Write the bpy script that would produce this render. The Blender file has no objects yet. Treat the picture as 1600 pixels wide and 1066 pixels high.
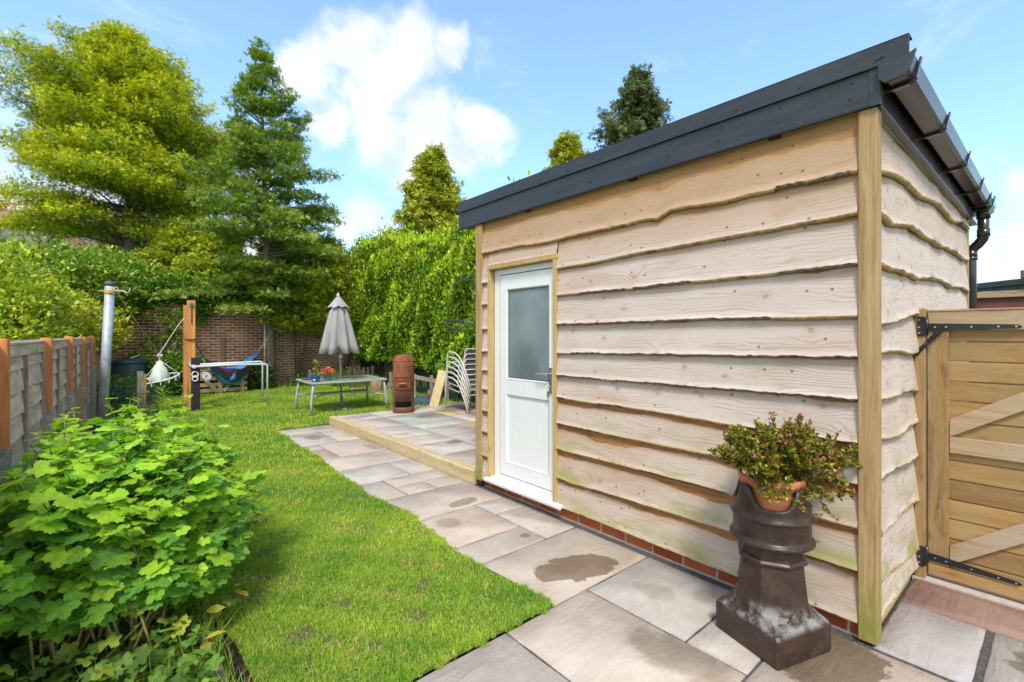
import bpy, math, random
import numpy as np
from mathutils import Vector, Matrix, noise as mnoise

R = math.radians
random.seed(7)
rng = np.random.default_rng(11)
sc = bpy.context.scene
col = sc.collection

# ------------------------------------------------------------------ camera
cam_d = bpy.data.cameras.new('camera')
cam = bpy.data.objects.new('camera', cam_d)
col.objects.link(cam)
cam.location = (0, 0, 1.5)
cam.rotation_euler = (R(90), 0, R(-40.41))
cam_d.sensor_width = 36.0
cam_d.lens = 36.0 * 737.5 / 1600
cam_d.shift_y = -10.0 / 1600
cam_d.clip_start = 0.05
cam_d.clip_end = 2000
sc.camera = cam
sc.render.resolution_x, sc.render.resolution_y = 1024, 682

# ------------------------------------------------------------------ node helper
class NT:
    def __init__(s, tree):
        s.t = tree
        s.t.nodes.clear()
    def n(s, typ, ins=None, **kw):
        nd = s.t.nodes.new(typ)
        for k, v in kw.items():
            setattr(nd, k, v)
        for k, v in (ins or {}).items():
            s.set(nd.inputs[k], v)
        return nd
    def set(s, sock, v):
        if isinstance(v, bpy.types.NodeSocket):
            s.t.links.new(v, sock)
        elif isinstance(v, (tuple, list)):
            v = tuple(v)
            if sock.type == 'RGBA' and len(v) == 3:
                v = v + (1,)
            sock.default_value = v
        else:
            sock.default_value = v
    def math(s, op, a, b=None, c=None, clamp=False):
        nd = s.n('ShaderNodeMath', operation=op, use_clamp=clamp)
        s.set(nd.inputs[0], a)
        if b is not None: s.set(nd.inputs[1], b)
        if c is not None: s.set(nd.inputs[2], c)
        return nd.outputs[0]
    def vmath(s, op, a, b=None, out=0, scale=None):
        nd = s.n('ShaderNodeVectorMath', operation=op)
        s.set(nd.inputs[0], a)
        if b is not None: s.set(nd.inputs[1], b)
        if scale is not None: s.set(nd.inputs['Scale'], scale)
        return nd.outputs[out]
    def mix(s, fac, a, b, blend='MIX'):
        nd = s.n('ShaderNodeMix', data_type='RGBA', blend_type=blend)
        s.set(nd.inputs[0], fac); s.set(nd.inputs[6], a); s.set(nd.inputs[7], b)
        return nd.outputs[2]
    def noise(s, vec, scale, detail=4, rough=0.55, dist=0.0, out=0):
        nd = s.n('ShaderNodeTexNoise', {'Vector': vec, 'Scale': scale, 'Detail': detail, 'Roughness': rough, 'Distortion': dist})
        return nd.outputs[out]
    def sm(s, x, a, b, lo=0.0, hi=1.0):
        nd = s.n('ShaderNodeMapRange', {'Value': x, 'From Min': a, 'From Max': b, 'To Min': lo, 'To Max': hi}, interpolation_type='SMOOTHSTEP')
        return nd.outputs[0]
    def ramp(s, fac, stops):
        nd = s.n('ShaderNodeValToRGB', {'Fac': fac})
        el = nd.color_ramp.elements
        while len(el) > 1: el.remove(el[-1])
        el[0].position = stops[0][0]; el[0].color = tuple(stops[0][1]) + (1,)
        for p, c in stops[1:]:
            e = el.new(p); e.color = tuple(c) + (1,)
        return nd.outputs[0]
    def map(s, vec, scale=(1, 1, 1), loc=(0, 0, 0), rot=(0, 0, 0)):
        return s.n('ShaderNodeMapping', {'Vector': vec, 'Scale': scale, 'Location': loc, 'Rotation': rot}).outputs[0]
    def coord(s, which='Object'):
        return s.n('ShaderNodeTexCoord').outputs[which]
    def bump(s, h, strength=0.4, dist=0.01):
        return s.n('ShaderNodeBump', {'Height': h, 'Strength': strength, 'Distance': dist}).outputs[0]
    def pbr(s, color, rough=0.6, normal=None, **extra):
        ins = {'Base Color': color, 'Roughness': rough}
        if normal is not None: ins['Normal'] = normal
        ins.update(extra)
        b = s.n('ShaderNodeBsdfPrincipled', ins)
        s.n('ShaderNodeOutputMaterial', {'Surface': b.outputs[0]})
        return b

def mat(name):
    m = bpy.data.materials.new(name)
    m.use_nodes = True
    return m, NT(m.node_tree)

def spot(px, d):
    "world x, y seen in the direction of picture column px (of 1600), at depth d"
    r = (px - 800) / 737.5 * d
    return (.7613 * r + .6483 * d, -.6484 * r + .7614 * d)
def zat(py, d):
    return 1.5 + (523 - py) / 737.5 * d

# ------------------------------------------------------------------ world + sun
SUN_EL, SUN_AZ = 52.0, 222.0        # azimuth measured clockwise from +Y
world = bpy.data.worlds.new('World')
sc.world = world
world.use_nodes = True
w = NT(world.node_tree)
sky = w.n('ShaderNodeTexSky', sky_type='NISHITA')
sky.sun_disc = False
sky.sun_elevation = R(SUN_EL)
sky.sun_rotation = R(SUN_AZ)
sky.altitude = 50
sky.air_density = 1.0
sky.dust_density = 0.7
sky.ozone_density = 1.6
d = w.coord('Generated')
nv = w.noise(d, 7.0, 8, 0.62, 0.3, out=1)
dd = w.vmath('ADD', d, w.vmath('SCALE', w.vmath('SUBTRACT', nv, (0.5, 0.5, 0.5)), scale=0.15))
nv2b = w.noise(d, 16.0, 8, 0.62, 0.2, out=0)
def cdir(px, py):
    x, y = spot(px, 1.0)
    v = Vector((x, y, (523 - py) / 737.5)).normalized()
    return tuple(v)
# cumulus banks: (column, row, angular radius)
BL = [(475, 108, .075), (555, 72, .095), (635, 68, .095), (705, 72, .062), (600, 120, .08), (500, 200, .06), (590, 205, .095), (670, 215, .115), (755, 205, .075),
      (650, 268, .075), (560, 170, .05), (572, 330, .060), (545, 352, .045), (605, 362, .05), (725, 255, .05),
      (1600, 292, .06), (1590, 400, .075), (1680, 420, .12), (1665, 340, .08), (1560, 385, .04), (70, 335, .12), (150, 365, .11), (380, 400, .09),
      (1565, 442, .06), (-200, 250, .2)]
cl = None
for px, py, rr in BL:
    dist = w.vmath('DISTANCE', dd, cdir(px, py), out=1)
    v = w.math('SUBTRACT', 1.0, w.math('DIVIDE', dist, rr * (.90 if 0 < px < 900 else .9)))
    cl = v if cl is None else w.math('SMOOTH_MAX', cl, v, 0.38)
# unseen clouds behind and beside the view, cover widened for white fill light
far = w.vmath('DISTANCE', d, cdir(800, 300), out=1)
gen = w.math('MULTIPLY', w.sm(w.noise(dd, 2.6, 6, 0.6), 0.34, 0.54), w.sm(far, 0.95, 1.35))
cmask = w.math('MAXIMUM', w.sm(w.math('ADD', cl, w.math('MULTIPLY', w.math('SUBTRACT', nv2b, .5), .5)), -0.04, 0.66), gen)
wisp = w.math('MULTIPLY', w.sm(w.noise(w.map(d, (1.5, 1.5, 4.0)), 3.0, 9, 0.65, 0.6), 0.52, 0.9),
              w.sm(w.n('ShaderNodeSeparateXYZ', {0: d}).outputs[2], 0.02, 0.3))
cmask = w.math('MAXIMUM', cmask, w.math('MULTIPLY', wisp, 0.75))
shade = w.sm(w.noise(w.map(d, (1, 1, 1), (0, 0, .05)), 9.0, 7, 0.6), 0.35, 0.62)
ccol = w.mix(shade, (3.1, 3.5, 4.0), (4.5, 4.55, 4.6))
# clearer blue of the air: the Nishita colour, a little lifted and thin high haze
skyc = w.vmath('MULTIPLY', sky.outputs[0], (1.00, 1.24, 1.38))
skyc = w.mix(0.08, skyc, (5.0, 5.6, 6.4))
fin = w.mix(cmask, skyc, ccol)
bg = w.n('ShaderNodeBackground', {'Color': fin, 'Strength': 0.15})
w.n('ShaderNodeOutputWorld', {'Surface': bg.outputs[0]})

sun_d = bpy.data.lights.new('sun', 'SUN')
sun_d.energy = 1.9
sun_d.angle = R(13)
sun_d.color = (1.0, 0.95, 0.86)
sun = bpy.data.objects.new('sun', sun_d)
col.objects.link(sun)
az, el = R(SUN_AZ), R(SUN_EL)
sdir = Vector((math.sin(az) * math.cos(el), math.cos(az) * math.cos(el), math.sin(el)))
sun.rotation_euler = sdir.to_track_quat('Z', 'Y').to_euler()
sun.location = (-8, 3, 12)

sc.view_settings.view_transform = 'Standard'
sc.view_settings.look = 'None'
sc.view_settings.gamma = 1
sc.view_settings.exposure = 0.85

# ------------------------------------------------------------------ object helpers
def tag(o, label=None, cat=None, group=None, kind=None):
    if label: o['label'] = label
    if cat: o['category'] = cat
    if group: o['group'] = group
    if kind: o['kind'] = kind
    return o

def thing(name, label, cat, loc=(0, 0, 0), group=None):
    o = bpy.data.objects.new(name, None)
    o.empty_display_size = 0.2
    col.objects.link(o)
    o.location = loc
    return tag(o, label, cat, group)

def rootloc(o):
    v = Vector((0, 0, 0))
    while o is not None:
        v += o.location; o = o.parent
    return v

def copy_tree(o, parent=None):
    c = o.copy(); col.objects.link(c)
    if parent is not None: c.parent = parent
    for ch in list(o.children): copy_tree(ch, c)
    return c

class MB:
    def __init__(s):
        s.v = []; s.f = []; s.m = []; s.sm = []; s.uv = []; s.info = []
    def add(s, vs, fs, mi=0, smooth=False):
        o = len(s.v)
        s.v.extend([tuple(p) for p in vs])
        for f in fs:
            s.f.append(tuple(i + o for i in f)); s.m.append(mi); s.sm.append(smooth)
        return s
    def box(s, x0, x1, y0, y1, z0, z1, mi=0):
        if x0 > x1: x0, x1 = x1, x0
        if y0 > y1: y0, y1 = y1, y0
        vs = [(x0, y0, z0), (x1, y0, z0), (x1, y1, z0), (x0, y1, z0), (x0, y0, z1), (x1, y0, z1), (x1, y1, z1), (x0, y1, z1)]
        return s.add(vs, [(3, 2, 1, 0), (4, 5, 6, 7), (0, 1, 5, 4), (1, 2, 6, 5), (2, 3, 7, 6), (3, 0, 4, 7)], mi)
    def beam(s, p0, p1, w, h, mi=0, up=(0, 0, 1), taper=1.0):
        p0, p1 = Vector(p0), Vector(p1)
        a = (p1 - p0).normalized(); up = Vector(up)
        if abs(a.dot(up)) > .95: up = Vector((0, 1, 0))
        b = a.cross(up).normalized(); c = b.cross(a).normalized()
        vs = []
        for p, k in ((p0, 1), (p1, taper)):
            for sx, sy in ((-1, -1), (1, -1), (1, 1), (-1, 1)):
                vs.append(p + b * sx * w / 2 * k + c * sy * h / 2 * k)
        return s.add(vs, [(0, 1, 2, 3), (7, 6, 5, 4), (0, 4, 5, 1), (1, 5, 6, 2), (2, 6, 7, 3), (3, 7, 4, 0)], mi)
    def tube(s, pts, r, n=8, mi=0, cap=True):
        pts = [Vector(p) for p in pts]
        rs = r if isinstance(r, (list, tuple)) else [r] * len(pts)
        vs = []; fs = []
        prev = None
        for i, p in enumerate(pts):
            if i == 0: t = pts[1] - pts[0]
            elif i == len(pts) - 1: t = pts[-1] - pts[-2]
            else: t = (pts[i + 1] - p).normalized() + (p - pts[i - 1]).normalized()
            if t.length < 1e-9: t = Vector((0, 0, 1))
            t.normalize()
            if prev is None:
                u = Vector((0, 0, 1)) if abs(t.z) < .9 else Vector((1, 0, 0))
                b = t.cross(u).normalized()
            else:
                b = prev - t * prev.dot(t)
                b = b.normalized() if b.length > 1e-6 else t.orthogonal().normalized()
            prev = b
            c = t.cross(b)
            for k in range(n):
                a = 2 * math.pi * k / n
                vs.append(p + (b * math.cos(a) + c * math.sin(a)) * rs[i])
        for i in range(len(pts) - 1):
            for k in range(n):
                a, b_ = i * n + k, i * n + (k + 1) % n
                fs.append((a, b_, b_ + n, a + n))
        s.add(vs, fs, mi, True)
        if cap:
            o = len(s.v) - len(vs)
            s.f.append(tuple(o + k for k in range(n))[::-1]); s.m.append(mi); s.sm.append(False)
            s.f.append(tuple(o + (len(pts) - 1) * n + k for k in range(n))); s.m.append(mi); s.sm.append(False)
        return s
    def lathe(s, prof, n=32, c=(0, 0, 0), mi=0, smooth=True, rf=None, cap=True):
        vs = []; fs = []
        for i, (r, z) in enumerate(prof):
            for k in range(n):
                a = 2 * math.pi * k / n
                q = r * (rf(a, z, i) if rf else 1)
                vs.append((c[0] + q * math.cos(a), c[1] + q * math.sin(a), c[2] + z))
        for i in range(len(prof) - 1):
            for k in range(n):
                a, b = i * n + k, i * n + (k + 1) % n
                fs.append((a, b, b + n, a + n))
        o = len(s.v)
        s.add(vs, fs, mi, smooth)
        if cap:
            s.f.append(tuple(o + k for k in range(n))[::-1]); s.m.append(mi); s.sm.append(False)
            s.f.append(tuple(o + (len(prof) - 1) * n + k for k in range(n))); s.m.append(mi); s.sm.append(False)
        return s
    def prism(s, poly, axis, a0, a1, mi=0):
        "poly of 2-D points extruded along axis x / y / z"
        def mk(p, a):
            return {'x': (a, p[0], p[1]), 'y': (p[0], a, p[1]), 'z': (p[0], p[1], a)}[axis]
        n = len(poly)
        vs = [mk(p, a0) for p in poly] + [mk(p, a1) for p in poly]
        fs = [tuple(range(n))[::-1], tuple(range(n, 2 * n))] + [(i, (i + 1) % n, (i + 1) % n + n, i + n) for i in range(n)]
        return s.add(vs, fs, mi)
    def build(s, name, mats, parent=None, bevel=0.0, recalc=True, smooth=False, sub=0, local=False):
        if not isinstance(mats, (list, tuple)): mats = [mats]
        off = Vector((0, 0, 0)) if (parent is None or local) else rootloc(parent)
        me = bpy.data.meshes.new(name)
        me.from_pydata([(p[0] - off.x, p[1] - off.y, p[2] - off.z) for p in s.v], [], s.f)
        for m in mats: me.materials.append(m)
        me.polygons.foreach_set('material_index', s.m)
        me.polygons.foreach_set('use_smooth', [True] * len(s.f) if smooth else s.sm)
        me.update()
        if recalc:
            import bmesh
            bm = bmesh.new(); bm.from_mesh(me)
            bmesh.ops.recalc_face_normals(bm, faces=bm.faces)
            bm.to_mesh(me); bm.free()
        o = bpy.data.objects.new(name, me)
        col.objects.link(o)
        o.parent = parent
        if bevel > 0:
            b = o.modifiers.new('bevel', 'BEVEL')
            b.width = bevel; b.segments = 2; b.limit_method = 'ANGLE'; b.angle_limit = R(40)
            b.harden_normals = False
        if sub:
            b = o.modifiers.new('sub', 'SUBSURF'); b.levels = b.render_levels = sub
        return o

def fast_mesh(name, V, faces_loops, loop_counts, mats, parent=None, colors=None, uvs=None, smooth=True, midx=None):
    "V (n,3) array; faces_loops flat vertex index array; loop_counts per face"
    off = np.array(rootloc(parent)) if parent is not None else np.zeros(3)
    V = np.asarray(V, dtype=np.float32) - off.astype(np.float32)
    me = bpy.data.meshes.new(name)
    me.vertices.add(len(V)); me.vertices.foreach_set('co', V.ravel())
    fl = np.asarray(faces_loops, dtype=np.int32)
    lc = np.asarray(loop_counts, dtype=np.int32)
    me.loops.add(len(fl)); me.loops.foreach_set('vertex_index', fl)
    me.polygons.add(len(lc))
    st = np.concatenate([[0], np.cumsum(lc)[:-1]]).astype(np.int32)
    me.polygons.foreach_set('loop_start', st)
    me.polygons.foreach_set('loop_total', lc)
    if smooth: me.polygons.foreach_set('use_smooth', np.ones(len(lc), dtype=bool))
    if midx is not None: me.polygons.foreach_set('material_index', np.asarray(midx, dtype=np.int32))
    if colors is not None:
        a = me.color_attributes.new('tint', 'FLOAT_COLOR', 'POINT')
        c4 = np.ones((len(V), 4), dtype=np.float32); c4[:, :3] = colors
        a.data.foreach_set('color', c4.ravel())
    if uvs is not None:
        u = me.uv_layers.new(name='UVMap')
        u.data.foreach_set('uv', np.asarray(uvs, dtype=np.float32)[fl].ravel())
    if not isinstance(mats, (list, tuple)): mats = [mats]
    for m in mats: me.materials.append(m)
    me.update(); me.validate()
    o = bpy.data.objects.new(name, me)
    col.objects.link(o); o.parent = parent
    return o

def nrm(a):
    return a / np.maximum(np.linalg.norm(a, axis=1, keepdims=True), 1e-9)

def leaves(name, P, D, Nn, size, colr, material, parent, tmpl, tf, bend=True):
    """one mesh of many leaves. P (n,3) base points, D direction along leaf, Nn rough normal,
    size (n,), tmpl (k,3): x across, y along, z up; tf = list of faces"""
    n = len(P)
    D = nrm(D); B = nrm(np.cross(D, Nn)); N2 = np.cross(B, D)
    T = np.asarray(tmpl, dtype=np.float64)
    k = len(T)
    sz = np.asarray(size).reshape(n, 1, 1)
    V = P[:, None, :] + sz * (T[None, :, 0:1] * B[:, None, :] + T[None, :, 1:2] * D[:, None, :] + T[None, :, 2:3] * N2[:, None, :])
    V = V.reshape(-1, 3)
    base = (np.arange(n) * k)
    fl = []; lc = []
    loops = np.concatenate([np.array(f) for f in tf]); cnt = np.array([len(f) for f in tf])
    FL = (base[:, None] + loops[None, :]).ravel(); LC = np.tile(cnt, n)
    C = np.repeat(colr, k, axis=0)
    UV = np.tile(T[:, :2], (n, 1))
    return fast_mesh(name, V, FL, LC, material, parent, colors=C, uvs=UV)

T_RHOMB = [(0, 0, 0), (.28, .45, .06), (0, 1, -.05), (-.28, .45, .06)]
F_RHOMB = [(0, 1, 2), (0, 2, 3)]
T_OVAL = [(0, 0, 0), (.2, .25, .05), (.24, .6, .03), (0, 1, -.10), (-.24, .6, .03), (-.2, .25, .05), (0, .5, -.02)]
F_OVAL = [(0, 1, 6), (1, 2, 6), (2, 3, 6), (3, 4, 6), (4, 5, 6), (5, 0, 6)]
# ragged conifer sprig: a mid leaflet and two side ones
T_SPRIG = [(0, 0, 0), (.10, .5, .02), (0, 1, -.08), (-.10, .5, .02),
           (.05, .15, 0), (.34, .30, .0), (.50, .72, -.08), (.16, .42, 0),
           (-.05, .25, 0), (-.16, .52, 0), (-.50, .82, -.08), (-.34, .40, 0)]
F_SPRIG = [(0, 1, 2, 3), (4, 5, 6, 7), (8, 9, 10, 11)]

def jitter_colors(n, cols, var=.12, w=None):
    cols = np.array(cols, dtype=float)
    idx = rng.choice(len(cols), n, p=w)
    c = cols[idx] * (1 + rng.normal(0, var, (n, 1))) * (1 + rng.normal(0, var * .4, (n, 3)))
    return np.clip(c, .002, .95)

# ------------------------------------------------------------------ materials
def leaf_mat(name, rough=.45, trans=.35, spec=.4, tcol=(1.25, 1.3, .5), veins=False, gain=(1.75, 1.45, 1.0)):
    m, g = mat(name)
    c = g.n('ShaderNodeAttribute', attribute_name='tint').outputs[0]
    c = g.mix(1.0, c, gain, 'MULTIPLY')
    nz = g.noise(g.coord(), 30, 2)
    c2 = g.mix(1.0, c, g.ramp(nz, [(0.25, (.82, .82, .82)), (.75, (1.15, 1.15, 1.15))]), 'MULTIPLY')
    nrmv = None
    if veins:
        uv = g.n('ShaderNodeUVMap').outputs[0]
        sp = g.n('ShaderNodeSeparateXYZ', {0: uv})
        x, y = sp.outputs[0], g.math('SUBTRACT', sp.outputs[1], .05)
        ang = g.math('ABSOLUTE', g.math('ARCTAN2', x, y))
        rad = g.math('SQRT', g.math('ADD', g.math('MULTIPLY', x, x), g.math('MULTIPLY', y, y)))
        vein = None
        for a in (0.0, 1.0, 1.95):
            dv = g.math('MULTIPLY', g.math('ABSOLUTE', g.math('SINE', g.math('SUBTRACT', ang, a))), rad)
            s_ = g.sm(dv, 0.004, 0.022, 1, 0)
            vein = s_ if vein is None else g.math('MAXIMUM', vein, s_)
        net = g.n('ShaderNodeTexVoronoi', {'Vector': g.map(uv, (1, 1, 1)), 'Scale': 11}, feature='DISTANCE_TO_EDGE').outputs[0]
        c2 = g.mix(g.math('MULTIPLY', vein, .45), c2, g.mix(1, c2, (1.5, 1.5, 1.3), 'MULTIPLY'))
        h = g.math('SUBTRACT', g.math('MULTIPLY', g.sm(net, 0, .12), .5), g.math('MULTIPLY', vein, .8))
        nrmv = g.bump(h, .5, .004)
    ins = {'Base Color': c2, 'Roughness': rough, 'Specular IOR Level': spec}
    if nrmv is not None: ins['Normal'] = nrmv
    b = g.n('ShaderNodeBsdfPrincipled', ins)
    t = g.n('ShaderNodeBsdfTranslucent', {'Color': g.mix(1, c2, tcol, 'MULTIPLY')})
    mx = g.n('ShaderNodeMixShader', {0: trans, 1: b.outputs[0], 2: t.outputs[0]})
    g.n('ShaderNodeOutputMaterial', {'Surface': mx.outputs[0]})
    return m

def wood(name, light, mid, dark, axis='z', knots=.5, rough=.75, stretch=1.0, weather=None, bump=.25, seed=0.0, plank=None):
    m, g = mat(name)
    co = g.map(g.coord(), (1, 1, 1), (seed, seed * 1.7, seed * .6))
    hi, lo = 26 * stretch, 1.3 * stretch
    sc_ = {'x': (lo, hi, hi), 'y': (hi, lo, hi), 'z': (hi, hi, lo)}[axis]
    k_ = {'x': (4.2, 8, 8), 'y': (8, 4.2, 8), 'z': (8, 8, 4.2)}[axis]
    big = g.noise(g.map(co, tuple(v * .12 for v in sc_)), 1, 3, .5, .8)
    grain = g.noise(g.vmath('ADD', g.map(co, sc_), g.vmath('SCALE', g.noise(g.map(co, k_), .7, 2, .5, out=1), scale=2.2)), 1, 6, .6, .4)
    fine = g.noise(g.map(co, tuple(v * 4 for v in sc_)), 1, 3, .6)
    v = g.math('ADD', g.math('MULTIPLY', grain, .62), g.math('MULTIPLY', big, .38))
    c = g.ramp(v, [(.34, dark), (.47, mid), (.62, light)])
    c = g.mix(g.sm(fine, .52, .75, 0, .25), c, dark)
    vor = g.n('ShaderNodeTexVoronoi', {'Vector': g.map(co, k_), 'Scale': .8}).outputs[0]
    kn = g.sm(vor, .09, .17, 1, 0)
    ring = g.math('MULTIPLY', g.sm(vor, .12, .3, 1, 0), g.math('SINE', g.math('MULTIPLY', vor, 90)))
    c = g.mix(g.math('MULTIPLY', kn, knots), c, tuple(x * .35 for x in dark))
    c = g.mix(g.math('MULTIPLY', g.math('MAXIMUM', ring, 0), knots * .4), c, dark)
    if weather:
        wn = g.noise(co, 2.2, 5, .6)
        c = g.mix(g.sm(wn, .42, .66, 0, .8), c, weather)
    if plank:
        zz = g.n('ShaderNodeSeparateXYZ', {0: g.coord()}).outputs[2]
        cell = g.math('FLOOR', g.math('DIVIDE', g.math('SUBTRACT', zz, plank[0]), plank[1]))
        wn_ = g.n('ShaderNodeTexWhiteNoise', {'W': cell}, noise_dimensions='1D').outputs[0]
        c = g.mix(1.0, c, g.ramp(wn_, [(0, (.78, .74, .68)), (.5, (1, .98, .92)), (1, (1.22, 1.18, 1.1))]), 'MULTIPLY')
    g.pbr(c, rough, g.bump(g.math('ADD', grain, g.math('MULTIPLY', fine, .5)), bump, .004))
    return m

def plain(name, c, rough=.5, metal=0.0, var=.12, scale=14, bump=.08, spec=.5, c2=None, w2=(.5, .7), coat=0.0):
    m, g = mat(name)
    co = g.coord()
    n = g.noise(co, scale, 5, .6)
    a = g.mix(g.sm(n, .3, .7), tuple(x * (1 - var) for x in c), tuple(min(1, x * (1 + var)) for x in c))
    if c2:
        a = g.mix(g.sm(g.noise(co, scale * .35, 6, .65), *w2), a, c2)
    rr = g.math('ADD', rough - .08, g.math('MULTIPLY', n, .16))
    g.pbr(a, rr, g.bump(n, bump, .004), Metallic=metal, **{'Specular IOR Level': spec, 'Coat Weight': coat})
    return m

M = {}
# post timber (treated, honey coloured, green near the ground)
def post_mat():
    m, g = mat('post_timber')
    co = g.coord()
    s3 = (34, 34, 1.6)
    warp = g.vmath('SCALE', g.noise(g.map(co, (5, 5, 2.0)), 1.0, 2, .5, out=1), scale=1.3)
    grain = g.noise(g.vmath('ADD', g.map(co, s3), warp), 1, 6, .6, .5)
    fine = g.noise(g.map(co, (160, 160, 9)), 1, 3, .6)
    big = g.noise(g.map(co, (3, 3, 1.2)), 1, 4, .6)
    c = g.ramp(grain, [(.3, (.24, .13, .045)), (.48, (.40, .245, .10)), (.66, (.50, .34, .165))])
    c = g.mix(g.sm(big, .4, .7, 0, .55), c, (.49, .36, .21))
    c = g.mix(g.sm(fine, .5, .75, 0, .3), c, (.27, .16, .07))
    vor = g.n('ShaderNodeTexVoronoi', {'Vector': g.map(co, (6, 6, 2.4)), 'Scale': .9}).outputs[0]
    c = g.mix(g.sm(vor, .06, .16, .7, 0), c, (.17, .08, .03))
    z = g.n('ShaderNodeSeparateXYZ', {0: co}).outputs[2]
    mo = g.math('MULTIPLY', g.sm(z, .02, .42, 1, 0), g.sm(g.noise(co, 9, 5, .65), .26, .52))
    c = g.mix(g.math('MULTIPLY', mo, .9), c, (.22, .24, .03))
    g.pbr(c, .8, g.bump(g.math('ADD', grain, g.math('MULTIPLY', fine, .6)), .35, .004))
    return m
M['post'] = post_mat()

def clad_mat():
    m, g = mat('larch_cladding')
    uv = g.n('ShaderNodeUVMap').outputs[0]
    inf = g.n('ShaderNodeSeparateColor', {0: g.n('ShaderNodeAttribute', attribute_name='tint').outputs[0]})
    frac, rnd, hz = inf.outputs[0], inf.outputs[1], inf.outputs[2]
    sp = g.n('ShaderNodeSeparateXYZ', {0: uv})
    u, v = sp.outputs[0], sp.outputs[1]
    # knots: sparse ellipses
    vn = g.n('ShaderNodeTexVoronoi', {'Vector': g.map(uv, (.8, 1, 1)), 'Scale': 3.6, 'Randomness': 1.0}, voronoi_dimensions='2D')
    keep1 = g.math('GREATER_THAN', g.n('ShaderNodeSeparateColor', {0: vn.outputs['Color']}).outputs[0], .5)
    kd = g.math('ADD', vn.outputs[0], g.math('MULTIPLY', g.math('SUBTRACT', 1.0, keep1), 2.0))
    vn2 = g.n('ShaderNodeTexVoronoi', {'Vector': g.map(uv, (.85, 1, 1), (3.3, 1.7, 0)), 'Scale': 6.5}, voronoi_dimensions='2D')
    keep2 = g.math('GREATER_THAN', g.n('ShaderNodeSeparateColor', {0: vn2.outputs['Color']}).outputs[1], .62)
    kd2 = g.math('ADD', vn2.outputs[0], g.math('MULTIPLY', g.math('SUBTRACT', 1.0, keep2), 2.0))
    # growth lines bent round knots
    warp = g.math('MULTIPLY', g.noise(g.map(uv, (1.1, 5.0, 1)), 1.0, 3, .55, .7), 3.4)
    warp = g.math('ADD', warp, g.math('MULTIPLY', g.sm(kd, 0, .35, 1, 0), .7))
    ln = g.math('SINE', g.math('ADD', g.math('MULTIPLY', v, 300.0), g.math('MULTIPLY', warp, 17.0)))
    lnm = g.math('MULTIPLY', g.sm(ln, -.2, 1), g.sm(g.noise(g.map(uv, (2.0, 14, 1)), 1, 3, .6), .38, .6))
    fine = g.noise(g.map(uv, (7, 190, 1)), 1, 4, .65)
    saw = g.noise(g.map(uv, (260, 12, 1)), 1, 2, .5)
    blot = g.noise(g.map(uv, (1.4, 4.5, 1), (5, 2, 0)), 1, 5, .62, .6)
    base = g.ramp(blot, [(.30, (.48, .345, .245)), (.46, (.565, .46, .385)), (.60, (.61, .53, .475)), (.75, (.51, .40, .315))])
    base = g.mix(g.math('MULTIPLY', rnd, .40, clamp=True), base, (.59, .53, .49))
    base = g.mix(g.math('MULTIPLY', lnm, .44), base, (.40, .27, .18))
    base = g.mix(g.sm(fine, .52, .8, 0, .30), base, (.36, .24, .16))
    base = g.mix(g.sm(saw, .5, .8, 0, .12), base, (.30, .2, .14))
    base = g.mix(1.0, base, (1.03, .985, .98), 'MULTIPLY')
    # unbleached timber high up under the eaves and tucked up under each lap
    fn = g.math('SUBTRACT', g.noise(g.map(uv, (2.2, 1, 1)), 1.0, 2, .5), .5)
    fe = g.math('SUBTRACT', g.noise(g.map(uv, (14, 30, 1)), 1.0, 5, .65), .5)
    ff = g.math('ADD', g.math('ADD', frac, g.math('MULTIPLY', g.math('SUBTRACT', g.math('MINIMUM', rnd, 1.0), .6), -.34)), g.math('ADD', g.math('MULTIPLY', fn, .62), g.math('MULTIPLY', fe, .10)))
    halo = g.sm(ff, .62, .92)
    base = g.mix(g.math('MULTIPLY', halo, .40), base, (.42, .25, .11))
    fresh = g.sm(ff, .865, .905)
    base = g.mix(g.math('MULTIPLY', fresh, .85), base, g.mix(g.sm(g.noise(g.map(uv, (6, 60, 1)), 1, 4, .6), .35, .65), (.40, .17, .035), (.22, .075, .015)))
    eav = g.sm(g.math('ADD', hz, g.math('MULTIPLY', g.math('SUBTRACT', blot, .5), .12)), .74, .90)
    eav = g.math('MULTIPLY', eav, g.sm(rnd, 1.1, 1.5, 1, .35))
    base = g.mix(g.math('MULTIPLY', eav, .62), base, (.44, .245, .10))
    # brown heart streaks
    st = g.sm(g.noise(g.map(uv, (1.2, 20, 1), (9, 4, 0)), 1, 5, .6, 1.0), .64, .75)
    base = g.mix(g.math('MULTIPLY', st, .55), base, (.35, .17, .08))
    # knots
    kn = g.sm(kd, .030, .055, 1, 0)
    rg = g.math('MULTIPLY', g.sm(kd, .04, .15, 1, 0), g.sm(g.math('SINE', g.math('MULTIPLY', kd, 210)), -.3, .8))
    base = g.mix(g.math('MULTIPLY', rg, .36), base, (.36, .2, .12))
    base = g.mix(g.math('MULTIPLY', kn, g.sm(kd, .0, .05, .18, .62)), base, (.24, .13, .09))
    kn2 = g.sm(kd2, .035, .06, 1, 0)
    base = g.mix(g.math('MULTIPLY', kn2, .72), base, (.11, .08, .07))
    # algae near the board bottoms low on the wall
    gn = g.noise(g.map(uv, (2.4, 6, 1), (1, 7, 0)), 1, 6, .68)
    low = g.sm(hz, .50, .10)
    alg = g.math('MULTIPLY', g.math('MULTIPLY', low, g.sm(frac, .75, .0)), g.sm(gn, .38, .62))
    base = g.mix(g.math('MULTIPLY', alg, .80), base, (.28, .30, .05))
    h = g.math('ADD', g.math('ADD', g.math('MULTIPLY', lnm, -.5), fine), g.math('MULTIPLY', saw, .35))
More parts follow.
